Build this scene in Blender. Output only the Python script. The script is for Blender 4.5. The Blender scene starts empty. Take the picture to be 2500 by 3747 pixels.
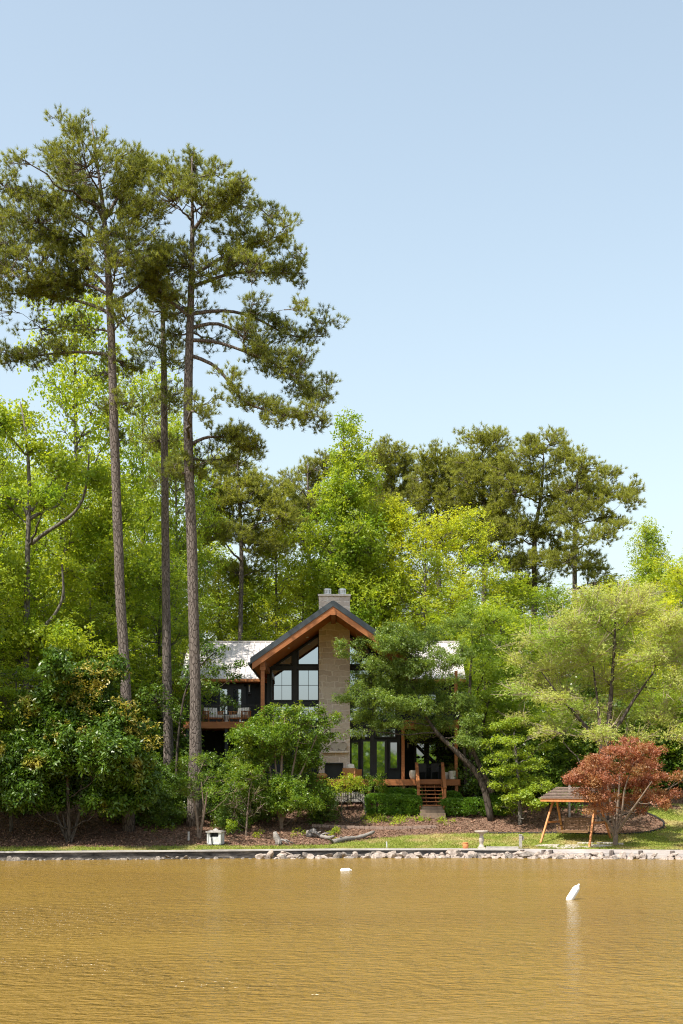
import bpy, math
import numpy as np
from mathutils import Vector, noise as mnoise

R = math.radians
rng = np.random.default_rng(7)
scene = bpy.context.scene
col = scene.collection

# ------------------------------------------------------------------ measuring helpers
F = 5000.0            # focal length in photo pixels (photo 2500 x 3747)
CAMZ = 3.5            # eye height above the water
HORIZ = 2867.0        # photo row of the horizon
def X(px, D): return (px - 1250.0) / F * D
def Z(py, D): return CAMZ + (HORIZ - py) / F * D
def P(px, py, D): return np.array([X(px, D), D, Z(py, D)])

SX = np.array([-400, -40, -16, -7.8, 0, 5.76, 10.4, 16, 40, 400.])
SY = np.array([40, 58, 62.3, 63.4, 64.9, 65.0, 64.4, 63.6, 60, 40.])
def shore(x): return np.interp(x, SX, SY)
GS = np.array([-5, 0, 1, 4, 8, 9.2, 12, 17, 25, 40, 80, 200, 500.])
GZ = np.array([.36, .37, .44, .9, 1.75, 2.25, 2.6, 3.3, 4.6, 6.8, 11, 20, 30.])
def ground(x, y):
    s = y - shore(x)
    z = np.interp(s, GS, GZ)
    a = np.clip((s - .6) / 3, 0, 1)
    z = z + a * (.06 * np.sin(x * .9 + y * .5) + .05 * np.sin(x * .37 - y * .8 + 1.3))
    z = z + np.clip((s - 30) / 60, 0, 1) * 1.5 * np.sin(x * .06 + 1)
    return z
def G(x, y): return float(ground(np.array([x]), np.array([y]))[0])
def gpt(px, py):
    """ground point seen at this place of the photo"""
    D = np.linspace(61, 110, 3000)
    x = (px - 1250) / F * D
    zr = CAMZ + (HORIZ - py) / F * D
    ok = np.where((ground(x, D) >= zr) & (D >= shore(x)))[0]
    i = ok[0] if len(ok) else -1
    return np.array([x[i], D[i], ground(x[i:i+1] if i >= 0 else x[-1:], D[i:i+1] if i >= 0 else D[-1:])[0]])

# ------------------------------------------------------------------ object helpers
def tag(o, label=None, cat=None, group=None, kind=None):
    if label: o['label'] = label
    if cat: o['category'] = cat
    if group: o['group'] = group
    if kind: o['kind'] = kind
    return o
def empty(name, loc, label, cat, group=None, rz=0):
    o = bpy.data.objects.new(name, None)
    o.empty_display_size = .3
    col.objects.link(o)
    o.location = [float(v) for v in loc]
    o.rotation_euler = (0, 0, rz)
    return tag(o, label, cat, group)

class MB:
    def __init__(s): s.v = []; s.f = []; s.n = 0
    def add(s, v, *faces):
        v = np.asarray(v, float)
        for f in faces:
            f = np.asarray(f, np.int64)
            if len(f): s.f.append(f + s.n)
        s.v.append(v); s.n += len(v)
    def box(s, x0, x1, y0, y1, z0, z1):
        v = [(x, y, z) for z in (z0, z1) for y in (y0, y1) for x in (x0, x1)]
        s.add(v, [(0, 2, 3, 1), (4, 5, 7, 6), (0, 1, 5, 4), (2, 6, 7, 3), (0, 4, 6, 2), (1, 3, 7, 5)])
    def bar(s, a, b, w, h, up=(0, 0, 1)):
        a = np.array(a, float); b = np.array(b, float); d = b - a; d /= np.linalg.norm(d)
        r = np.cross(d, up); r /= np.linalg.norm(r); u = np.cross(r, d)
        v = [p + r * sx * w / 2 + u * sz * h / 2 for p in (a, b) for sz in (-1, 1) for sx in (-1, 1)]
        s.add(v, [(0, 2, 3, 1), (4, 5, 7, 6), (0, 1, 5, 4), (2, 6, 7, 3), (0, 4, 6, 2), (1, 3, 7, 5)])
    def prism(s, poly, y0, y1):
        """polygon in x,z pulled along y"""
        n = len(poly)
        v = [(x, y0, z) for x, z in poly] + [(x, y1, z) for x, z in poly]
        s.add(v, *([list(range(n))],), [[i + n for i in range(n)][::-1]])
        q = [(i, i + n, (i + 1) % n + n, (i + 1) % n) for i in range(n)]
        s.f.append(np.array(q) + s.n - 2 * n)
    def tube(s, pts, rad, k=8, cap=True, wob=0):
        pts = np.asarray(pts, float); rad = np.broadcast_to(np.asarray(rad, float), (len(pts),))
        t = np.gradient(pts, axis=0); t /= np.linalg.norm(t, axis=1)[:, None] + 1e-9
        ref = np.array([.13, .97, .2]) if abs(t[0][2]) > .6 else np.array([.1, .1, 1.])
        r = np.cross(t, ref); r /= np.linalg.norm(r, axis=1)[:, None] + 1e-9
        u = np.cross(r, t)
        a = np.arange(k) / k * 2 * math.pi
        R_ = rad[:, None]
        if wob: R_ = R_ * (1 + wob * rng.standard_normal((len(pts), k)))
        v = pts[:, None, :] + (R_ * np.cos(a))[..., None] * r[:, None, :] + (R_ * np.sin(a))[..., None] * u[:, None, :]
        v = v.reshape(-1, 3)
        i = np.arange(len(pts) - 1)[:, None] * k; j = np.arange(k)[None]; j2 = (j + 1) % k
        q = np.stack([i + j, i + j2, i + k + j2, i + k + j], -1).reshape(-1, 4)
        fs = [q]
        if cap: fs += [np.array([np.arange(k)[::-1]]), np.array([np.arange(k) + (len(pts) - 1) * k])]
        s.add(v, *fs)
    def lathe(s, prof, k=16, c=(0, 0, 0), sx=1, sy=1):
        a = np.arange(k) / k * 2 * math.pi
        v = np.array([[c[0] + r * math.cos(t) * sx, c[1] + r * math.sin(t) * sy, c[2] + z] for r, z in prof for t in a])
        n = len(prof)
        i = np.arange(n - 1)[:, None] * k; j = np.arange(k)[None]; j2 = (j + 1) % k
        q = np.stack([i + j, i + j2, i + k + j2, i + k + j], -1).reshape(-1, 4)
        s.add(v, q, np.array([np.arange(k)[::-1]]), np.array([np.arange(k) + (n - 1) * k]))
    def build(s, name, mat, parent=None, smooth=False, loc=None):
        me = bpy.data.meshes.new(name)
        v = np.concatenate(s.v) if s.v else np.zeros((0, 3))
        loops = np.concatenate([f.reshape(-1) for f in s.f]); tot = np.concatenate([np.full(len(f), f.shape[1]) for f in s.f])
        me.vertices.add(len(v)); me.vertices.foreach_set('co', v.astype(np.float32).ravel())
        me.loops.add(len(loops)); me.loops.foreach_set('vertex_index', loops.astype(np.int32))
        me.polygons.add(len(tot)); me.polygons.foreach_set('loop_start', (np.cumsum(tot) - tot).astype(np.int32))
        me.polygons.foreach_set('loop_total', tot.astype(np.int32))
        me.polygons.foreach_set('use_smooth', np.full(len(tot), bool(smooth)))
        me.update(calc_edges=True); me.validate()
        me.materials.append(mat)
        o = bpy.data.objects.new(name, me); col.objects.link(o)
        if parent: o.parent = parent
        if loc is not None: o.location = [float(q) for q in loc]
        return o

def copy_tree(o, parent=None):
    c = o.copy(); col.objects.link(c); c.parent = parent
    for ch in list(o.children): copy_tree(ch, c)
    return c

# ------------------------------------------------------------------ materials
def newmat(name):
    m = bpy.data.materials.new(name); m.use_nodes = True
    nt = m.node_tree; nt.nodes.clear()
    out = nt.nodes.new('ShaderNodeOutputMaterial')
    return m, nt, out
def N(nt, t, **kw):
    n = nt.nodes.new(t)
    for k, v in kw.items():
        if hasattr(n, k): setattr(n, k, v)
        else: n.inputs[k.replace('_', ' ')].default_value = v
    return n
def mixc(nt, fac, a, b, mode='MIX'):
    n = nt.nodes.new('ShaderNodeMix'); n.data_type = 'RGBA'; n.blend_type = mode
    for s, v in ((n.inputs[0], fac), (n.inputs[6], a), (n.inputs[7], b)):
        if hasattr(v, 'links') or isinstance(v, bpy.types.NodeSocket): nt.links.new(v, s)
        elif isinstance(v, (int, float)): s.default_value = v
        else: s.default_value = (*v, 1)
    return n.outputs[2]
def ramp(nt, src, stops):
    r = nt.nodes.new('ShaderNodeValToRGB')
    e = r.color_ramp.elements
    while len(e) < len(stops): e.new(.5)
    for q, (p, c) in zip(e, stops):
        q.position = p; q.color = (*c, 1) if not isinstance(c, (int, float)) else (c, c, c, 1)
    nt.links.new(src, r.inputs[0]); return r.outputs[0]
def coords(nt, scale=(1, 1, 1), rot=(0, 0, 0)):
    tc = nt.nodes.new('ShaderNodeTexCoord'); mp = nt.nodes.new('ShaderNodeMapping')
    mp.inputs['Scale'].default_value = scale; mp.inputs['Rotation'].default_value = rot
    nt.links.new(tc.outputs['Object'], mp.inputs[0]); return mp.outputs[0]
def noise(nt, vec, scale, detail=4, rough=.6, out=0, dist=0):
    n = N(nt, 'ShaderNodeTexNoise'); n.inputs['Scale'].default_value = scale; n.inputs['Detail'].default_value = detail
    n.inputs['Roughness'].default_value = rough; n.inputs['Distortion'].default_value = dist
    nt.links.new(vec, n.inputs['Vector']); return n.outputs[out]
def bsdf(nt, out, colr, rough=.7, metal=0, spec=.3, bump=None, bstr=.5, bdist=.05):
    b = nt.nodes.new('ShaderNodeBsdfPrincipled')
    if isinstance(colr, bpy.types.NodeSocket): nt.links.new(colr, b.inputs['Base Color'])
    else: b.inputs['Base Color'].default_value = (*colr, 1)
    b.inputs['Roughness'].default_value = rough; b.inputs['Metallic'].default_value = metal
    b.inputs['Specular IOR Level'].default_value = spec
    if bump is not None:
        bp = nt.nodes.new('ShaderNodeBump'); bp.inputs['Strength'].default_value = bstr; bp.inputs['Distance'].default_value = bdist
        nt.links.new(bump, bp.inputs['Height']); nt.links.new(bp.outputs[0], b.inputs['Normal'])
    nt.links.new(b.outputs[0], out.inputs[0]); return b

def m_plain(name, c1, c2, scale=3, rough=.7, metal=0, spec=.3, stretch=(1, 1, 1), bstr=.3, bdist=.02):
    m, nt, out = newmat(name)
    v = coords(nt, stretch)
    f = noise(nt, v, scale, 5)
    c = ramp(nt, f, [(.3, c1), (.7, c2)])
    bsdf(nt, out, c, rough, metal, spec, f, bstr, bdist); return m
def m_leaf(name, c1, c2, trans=.4, tcol=None, rough=.45, spec=.3, patch=None, pscale=.6, pmin=.45, pmax=.65):
    m, nt, out = newmat(name)
    g = nt.nodes.new('ShaderNodeNewGeometry')
    c = ramp(nt, g.outputs['Random Per Island'], [(0, c1), (1, c2)])
    if patch:
        f = noise(nt, coords(nt), pscale, 2)
        c = mixc(nt, ramp(nt, f, [(pmin, 0.), (pmax, 1.)]), c, patch)
    b = bsdf(nt, out, c, rough * .85, 0, spec * 1.4)
    t = nt.nodes.new('ShaderNodeBsdfTranslucent')
    tc = mixc(nt, 1.0, c, tcol or (1.5, 1.35, .6), 'MULTIPLY')
    nt.links.new(tc, t.inputs[0])
    mx = nt.nodes.new('ShaderNodeMixShader'); mx.inputs[0].default_value = trans
    nt.links.new(b.outputs[0], mx.inputs[1]); nt.links.new(t.outputs[0], mx.inputs[2])
    nt.links.new(mx.outputs[0], out.inputs[0]); return m
def m_bark(name, c1, c2, c3, sx=9, sz=2.2, bstr=.9):
    m, nt, out = newmat(name)
    v = coords(nt, (sx, sx, sz))
    n1 = noise(nt, v, 1.0, 4, .6)
    vo = nt.nodes.new('ShaderNodeTexVoronoi'); vo.feature = 'DISTANCE_TO_EDGE'; vo.inputs['Scale'].default_value = .9
    nt.links.new(mixc(nt, .25, v, noise(nt, v, 1.5, 2, .5, 1)), vo.inputs['Vector'])
    plates = ramp(nt, vo.outputs['Distance'], [(0, 0.), (.12, 1.)])
    c = ramp(nt, n1, [(.3, c1), (.7, c2)])
    c = mixc(nt, plates, c3, c)
    bsdf(nt, out, c, .9, 0, .15, plates, bstr, .03); return m

M = {}
M['pine_needle'] = m_leaf('pine_needle', (.17, .21, .03), (.33, .36, .07), .45, (1.4, 1.25, .6), .5, .3, (.085, .115, .03), .45, .45, .7)
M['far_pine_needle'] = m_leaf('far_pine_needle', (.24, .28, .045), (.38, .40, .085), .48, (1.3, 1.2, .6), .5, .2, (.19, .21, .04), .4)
M['bright_leaf'] = m_leaf('bright_leaf', (.25, .35, .028), (.44, .51, .055), .55, None, .5, .25, (.18, .29, .025), .35)
M['lime_leaf'] = m_leaf('lime_leaf', (.38, .44, .028), (.55, .59, .06), .55, None, .5, .25, (.27, .38, .03), .35)
M['green_leaf'] = m_leaf('green_leaf', (.17, .27, .024), (.33, .42, .045), .55, None, .5, .25, (.11, .20, .02), .4)
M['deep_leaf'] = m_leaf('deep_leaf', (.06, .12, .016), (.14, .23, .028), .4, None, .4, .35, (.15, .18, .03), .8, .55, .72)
M['cherry_leaf'] = m_leaf('cherry_leaf', (.10, .175, .03), (.25, .34, .065), .48, None, .42, .35)
M['magnolia_leaf'] = m_leaf('magnolia_leaf', (.04, .095, .008), (.11, .19, .016), .3, None, .45, .3, (.36, .32, .05), .5, .58, .68)
M['gold_leaf'] = m_leaf('gold_leaf', (.20, .22, .03), (.48, .40, .10), .35, None, .45, .3)
M['zelkova_leaf'] = m_leaf('zelkova_leaf', (.38, .43, .10), (.54, .56, .18), .5, (1.3, 1.25, .75), .6, .2, (.30, .42, .07), .35)
M['dogwood_leaf'] = m_leaf('dogwood_leaf', (.19, .29, .025), (.34, .43, .06), .5, None, .5, .25)
M['red_leaf'] = m_leaf('red_leaf', (.27, .10, .055), (.43, .20, .115), .45, (1.4, .95, .6), .5, .25, (.34, .20, .08), .9)
M['myrtle_leaf'] = m_leaf('myrtle_leaf', (.07, .15, .012), (.20, .30, .028), .45, None, .45, .3, (.29, .34, .045), .9, .55, .75)
M['box_leaf'] = m_leaf('box_leaf', (.06, .15, .012), (.15, .27, .022), .35, None, .45, .3)
M['iris_leaf'] = m_leaf('iris_leaf', (.13, .25, .03), (.24, .34, .06), .35)
M['twig_leaf'] = m_leaf('twig_leaf', (.08, .10, .02), (.16, .17, .04), .3)
M['pine_bark'] = m_bark('pine_bark', (.115, .093, .08), (.215, .182, .16), (.07, .056, .048), 15, 4.5)
M['grey_bark'] = m_bark('grey_bark', (.11, .10, .085), (.20, .185, .16), (.07, .06, .05), 6, 2, .5)
M['dark_bark'] = m_bark('dark_bark', (.05, .04, .032), (.11, .09, .075), (.03, .025, .02), 7, 2, .6)
M['twig_bark'] = m_plain('twig_bark', (.30, .22, .17), (.42, .33, .27), 2, .9)
M['tan_bark'] = m_plain('tan_bark', (.13, .095, .07), (.25, .19, .145), 5, .85)
M['charcoal'] = m_plain('charcoal', (.016, .019, .021), (.024, .028, .030), 2, .6, 0, .3)
M['black_frame'] = m_plain('black_frame', (.010, .012, .013), (.015, .017, .018), 3, .45, 0, .4)
M['black_metal'] = m_plain('black_metal', (.012, .012, .013), (.02, .02, .021), 3, .4, .4, .5)
M['dark_roof_edge'] = m_plain('dark_roof_edge', (.045, .055, .062), (.06, .072, .08), 2, .45, .3, .5)
M['cedar'] = m_plain('cedar', (.25, .088, .028), (.36, .14, .048), 2.5, .55, 0, .35, (.6, .6, 8))
M['cedar_soffit'] = m_plain('cedar_soffit', (.36, .115, .028), (.48, .175, .048), 3, .6, 0, .3, (.4, 7, .4))
M['cedar_rough'] = m_plain('cedar_rough', (.30, .11, .035), (.46, .18, .06), 2.5, .7, 0, .3, (4, 4, 1))
M['swing_wood'] = m_plain('swing_wood', (.42, .15, .045), (.58, .25, .09), 4, .6, 0, .35, (3, 3, .6))
M['bench_wood'] = m_plain('bench_wood', (.13, .075, .035), (.24, .14, .07), 6, .75, 0, .25, (1, 1, 4))
M['shake'] = m_plain('shake', (.12, .085, .07), (.24, .18, .15), 6, .85, 0, .2, (1, 4, 1))
M['old_wood'] = m_plain('old_wood', (.26, .24, .22), (.46, .43, .40), 5, .9, 0, .15, (1, 1, 6), .6, .03)
M['driftwood'] = m_plain('driftwood', (.13, .115, .10), (.32, .29, .265), 5, .9, 0, .15, (1, 6, 6), .8, .04)
M['white_paint'] = m_plain('white_paint', (.40, .41, .41), (.60, .60, .59), 6, .6)
M['white_vinyl'] = m_plain('white_vinyl', (.76, .76, .75), (.84, .84, .83), 4, .4, 0, .4)
M['cushion'] = m_plain('cushion', (.72, .69, .63), (.80, .77, .72), 8, .9, 0, .1)
M['ceramic'] = m_plain('ceramic', (.50, .45, .39), (.66, .61, .55), 4, .5, 0, .4)
M['terracotta'] = m_plain('terracotta', (.48, .17, .06), (.60, .25, .10), 6, .75)
M['wicker'] = m_plain('wicker', (.30, .15, .06), (.46, .26, .12), 14, .75, 0, .2, (1, 1, 3))
M['steel'] = m_plain('steel', (.55, .55, .55), (.72, .72, .72), 4, .35, .7, .5)
M['brass'] = m_plain('brass', (.55, .38, .14), (.65, .45, .2), 4, .4, .8)
M['lamp_glass'] = m_plain('lamp_glass', (.62, .60, .55), (.72, .70, .66), 4, .3)
M['firebox'] = m_plain('firebox', (.035, .035, .037), (.06, .06, .062), 6, .8)

def m_glass(name, base, rough=.03, spec=1.0):
    m, nt, out = newmat(name)
    v = coords(nt)
    g = nt.nodes.new('ShaderNodeBsdfGlossy'); g.inputs['Color'].default_value = (*base, 1); g.inputs['Roughness'].default_value = rough
    bp = nt.nodes.new('ShaderNodeBump'); bp.inputs['Strength'].default_value = .02; bp.inputs['Distance'].default_value = .02
    nt.links.new(noise(nt, v, 1.3, 2), bp.inputs['Height']); nt.links.new(bp.outputs[0], g.inputs['Normal'])
    d = nt.nodes.new('ShaderNodeBsdfDiffuse'); d.inputs[0].default_value = (.012, .016, .018, 1)
    mx = nt.nodes.new('ShaderNodeMixShader'); mx.inputs[0].default_value = spec
    nt.links.new(d.outputs[0], mx.inputs[1]); nt.links.new(g.outputs[0], mx.inputs[2]); nt.links.new(mx.outputs[0], out.inputs[0])
    return m
M['glass'] = m_glass('window_glass', (.66, .80, .96), .02, .52)

def m_stone():
    m, nt, out = newmat('chimney_stone')
    tc = nt.nodes.new('ShaderNodeTexCoord'); sp = nt.nodes.new('ShaderNodeSeparateXYZ'); nt.links.new(tc.outputs['Object'], sp.inputs[0])
    ad = N(nt, 'ShaderNodeMath', operation='ADD'); nt.links.new(sp.outputs[0], ad.inputs[0]); nt.links.new(sp.outputs[1], ad.inputs[1])
    cb = nt.nodes.new('ShaderNodeCombineXYZ'); nt.links.new(ad.outputs[0], cb.inputs[0]); nt.links.new(sp.outputs[2], cb.inputs[1])
    wob = noise(nt, cb.outputs[0], 2.2, 2, .5, 1)
    vec = mixc(nt, .22, cb.outputs[0], wob)
    br = nt.nodes.new('ShaderNodeTexBrick'); nt.links.new(vec, br.inputs['Vector'])
    br.inputs['Scale'].default_value = 1; br.inputs['Brick Width'].default_value = .52; br.inputs['Row Height'].default_value = .25
    br.inputs['Mortar Size'].default_value = .026; br.inputs['Mortar Smooth'].default_value = .3; br.offset = .37; br.squash = 1.5; br.squash_frequency = 3
    br.inputs['Color1'].default_value = (.70, .60, .52, 1); br.inputs['Color2'].default_value = (.46, .37, .31, 1); br.inputs['Mortar'].default_value = (.76, .68, .61, 1)
    n2 = noise(nt, cb.outputs[0], 7, 5)
    c = mixc(nt, .35, br.outputs['Color'], ramp(nt, n2, [(.3, (.44, .355, .305)), (.7, (.76, .66, .585))]))
    hm = N(nt, 'ShaderNodeMath', operation='SUBTRACT'); nt.links.new(n2, hm.inputs[0]); nt.links.new(br.outputs['Fac'], hm.inputs[1])
    bsdf(nt, out, c, .9, 0, .15, hm.outputs[0], .6, .03); return m
M['stone'] = m_stone()
M['stone_cap'] = m_plain('stone_cap', (.60, .53, .47), (.74, .67, .60), 5, .85)
M['roof_metal'] = m_plain('roof_metal', (.56, .52, .50), (.68, .63, .61), 1.2, .42, .25, .4, (1, 1, .3), .05)
M['carved'] = m_plain('carved', (.40, .35, .30), (.52, .46, .40), 7, .85)
M['carved_dark'] = m_plain('carved_dark', (.22, .18, .15), (.30, .25, .21), 7, .85)
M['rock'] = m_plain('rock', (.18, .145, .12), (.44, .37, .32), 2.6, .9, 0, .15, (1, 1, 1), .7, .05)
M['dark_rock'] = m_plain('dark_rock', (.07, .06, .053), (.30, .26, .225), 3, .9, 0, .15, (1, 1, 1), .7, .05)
M['bath_stone'] = m_plain('bath_stone', (.34, .30, .26), (.50, .45, .39), 6, .85)
M['step_stone'] = m_plain('step_stone', (.14, .10, .07), (.24, .18, .13), 5, .9)
M['block_edge'] = m_plain('block_edge', (.20, .14, .11), (.33, .24, .19), 6, .9)

def m_ground():
    m, nt, out = newmat('forest_floor')
    v = coords(nt)
    a = noise(nt, v, .7, 5); b = noise(nt, v, 9, 6, .7); e = noise(nt, v, .25, 3)
    c = ramp(nt, b, [(.28, (.05, .03, .02)), (.5, (.15, .092, .064)), (.72, (.29, .195, .14))])
    c = mixc(nt, ramp(nt, a, [(.5, 0.), (.75, .5)]), c, (.05, .055, .02))
    c = mixc(nt, ramp(nt, e, [(.45, 0.), (.7, .35)]), c, (.19, .095, .06))
    bsdf(nt, out, c, .95, 0, .1, b, .9, .06); return m
M['ground'] = m_ground()
def m_lawn():
    m, nt, out = newmat('lawn_turf')
    v = coords(nt)
    a = noise(nt, v, .55, 4); b = noise(nt, v, 14, 5, .7)
    c = ramp(nt, b, [(.3, (.10, .14, .02)), (.7, (.24, .26, .05))])
    c = mixc(nt, ramp(nt, a, [(.48, 0.), (.66, .8)]), c, (.34, .27, .12))
    bsdf(nt, out, c, .95, 0, .1, b, .8, .04); return m
M['lawn'] = m_lawn()
M['grass'] = m_leaf('grass_blade', (.14, .19, .03), (.27, .29, .06), .35, None, .6, .15, (.36, .29, .13), .55, .5, .66)
M['litter'] = m_leaf('litter_leaf', (.10, .055, .036), (.34, .20, .135), .1, (1, 1, 1), .8, .1)
M['patio'] = m_plain('patio_stone', (.40, .36, .31), (.58, .53, .47), 2.5, .9)
def m_water():
    m, nt, out = newmat('muddy_water')
    v1 = coords(nt, (.8, 1.35, 1), (0, 0, R(9)))
    n1 = noise(nt, v1, 2.3, 3, .55, 0, .3)
    v2 = coords(nt, (.9, 1.6, 1), (0, 0, R(-11)))
    n2 = noise(nt, v2, 5.5, 2, .5)
    s = N(nt, 'ShaderNodeMath', operation='MULTIPLY_ADD'); nt.links.new(n2, s.inputs[0]); s.inputs[1].default_value = .45; nt.links.new(n1, s.inputs[2])
    big = noise(nt, coords(nt, (.03, .06, 1)), 1, 3)
    c = ramp(nt, big, [(.35, (.172, .104, .022)), (.65, (.208, .130, .027))])
    b = bsdf(nt, out, c, .17, 0, .34, s.outputs[0], 1.0, .20)
    b.inputs['IOR'].default_value = 1.33
    patch = noise(nt, coords(nt, (.05, .11, 1), (0, 0, R(20))), 1, 4, .6, 0, .6)
    for nd in nt.nodes:
        if nd.bl_idname == 'ShaderNodeBump':
            nd.inputs['Distance'].default_value = .30
            nt.links.new(ramp(nt, patch, [(.36, .35), (.62, 1.)]), nd.inputs['Strength'])
    nt.links.new(ramp(nt, patch, [(.36, .24), (.6, .17)]), b.inputs['Roughness'])
    return m
M['water'] = m_water()
def m_seawall():
    m, nt, out = newmat('seawall_concrete')
    v = coords(nt, (.5, .5, 2)); a = noise(nt, v, 2.2, 6, .7); b = noise(nt, coords(nt), 8, 4)
    c = ramp(nt, a, [(.36, (.028, .027, .027)), (.55, (.11, .10, .095)), (.72, (.30, .27, .24))])
    bsdf(nt, out, c, .9, 0, .2, b, .6, .03); return m
M['seawall'] = m_seawall()
M['seawall_cap'] = m_plain('seawall_cap', (.36, .335, .315), (.56, .53, .50), 2, .85, 0, .2, (.5, 2, 2))
M['pale_board'] = m_plain('pale_board', (.40, .36, .34), (.62, .57, .54), 2, .85, 0, .2, (.5, 2, 4))
M['dark_post'] = m_plain('dark_post', (.07, .055, .05), (.20, .17, .15), 6, .9, 0, .15, (3, 3, .6))
M['edging'] = m_plain('edging', (.012, .012, .012), (.025, .025, .025), 4, .7)

# ------------------------------------------------------------------ foliage generators
def unit(a): return a / (np.linalg.norm(a, axis=-1, keepdims=True) + 1e-9)
def ball(n):
    d = unit(rng.standard_normal((n, 3))); return d * (rng.random((n, 1)) ** .45)

def kites(mb, p, d, nrm, L, Wd, fold=.0):
    """leaf blades: base p, direction d, normal nrm, length L, width Wd"""
    n = len(p); d = unit(d); sd = unit(np.cross(nrm, d)); nn = np.cross(d, sd)
    L = np.broadcast_to(L, (n,))[:, None]; Wd = np.broadcast_to(Wd, (n,))[:, None]
    mid = p + d * L * .45
    v = np.stack([p, mid + sd * Wd * .5 - nn * L * fold, p + d * L - nn * L * fold * 2, mid - sd * Wd * .5 - nn * L * fold], 1).reshape(-1, 3)
    mb.add(v, np.arange(4 * n).reshape(-1, 4))

def leaf_clumps(mb, C, Rd, nspray, nleaf, L, asp=.62, up=.55, out=.7, sc=None, droop=.1, jit=.35):
    """C clump centres, Rd clump radii (n,3); every clump holds nspray sprays of nleaf leaves"""
    C = np.repeat(C, nspray, 0); Rr = np.repeat(Rd, nspray, 0); n = len(C)
    if not n: return
    o = ball(n); p = C + o * Rr
    ns = unit(o * out + np.array([0, 0, up]) + rng.standard_normal((n, 3)) * jit)
    ax = unit(np.cross(ns, rng.standard_normal((n, 3))))
    p = np.repeat(p, nleaf, 0); ns_ = np.repeat(ns, nleaf, 0); ax_ = np.repeat(ax, nleaf, 0); m = len(p)
    t = (rng.random((m, 1)) - .5) * (sc or L * 2.6)
    side = np.where(rng.random((m, 1)) < .5, -1., 1.) * np.cross(ns_, ax_)
    p = p + ax_ * t + rng.standard_normal((m, 3)) * L * .35
    d = unit(ax_ * .5 + side * .8 + rng.standard_normal((m, 3)) * .35 + np.array([0, 0, -droop * 1.5]))
    nr = unit(ns_ + rng.standard_normal((m, 3)) * .32)
    Ls = L * (.65 + .6 * rng.random(m))
    kites(mb, p, d, nr, Ls, Ls * asp)

def needle_tufts(mb, p, d, nn=24, L=.24, w=.022):
    n = len(p)
    P_ = np.repeat(p, nn, 0); d_ = np.repeat(unit(d), nn, 0); m = len(P_)
    dd = unit(d_ * .85 + unit(rng.standard_normal((m, 3))) * .85)
    P_ = P_ - d_ * (rng.random((m, 1)) * L * .7)
    Ls = L * (.75 + .5 * rng.random((m, 1)))
    sd = unit(np.cross(dd, rng.standard_normal((m, 3)))) * w * .5
    v = np.stack([P_ - sd, P_ + sd, P_ + dd * Ls], 1).reshape(-1, 3)
    mb.add(v, np.arange(3 * m).reshape(-1, 3))

def bez(a, b, c, n):
    t = np.linspace(0, 1, n)[:, None]; return (1 - t) ** 2 * a + 2 * t * (1 - t) * b + t * t * c
def polyinterp(pts, n):
    pts = np.asarray(pts, float); s = np.concatenate([[0], np.cumsum(np.linalg.norm(np.diff(pts, axis=0), axis=1))])
    t = np.linspace(0, s[-1], n)
    # smooth catmull like resample
    q = np.stack([np.interp(t, s, pts[:, k]) for k in range(pts.shape[1])], 1)
    for _ in range(2):
        q[1:-1] = (q[:-2] + 2 * q[1:-1] + q[2:]) / 4
    return q

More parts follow.
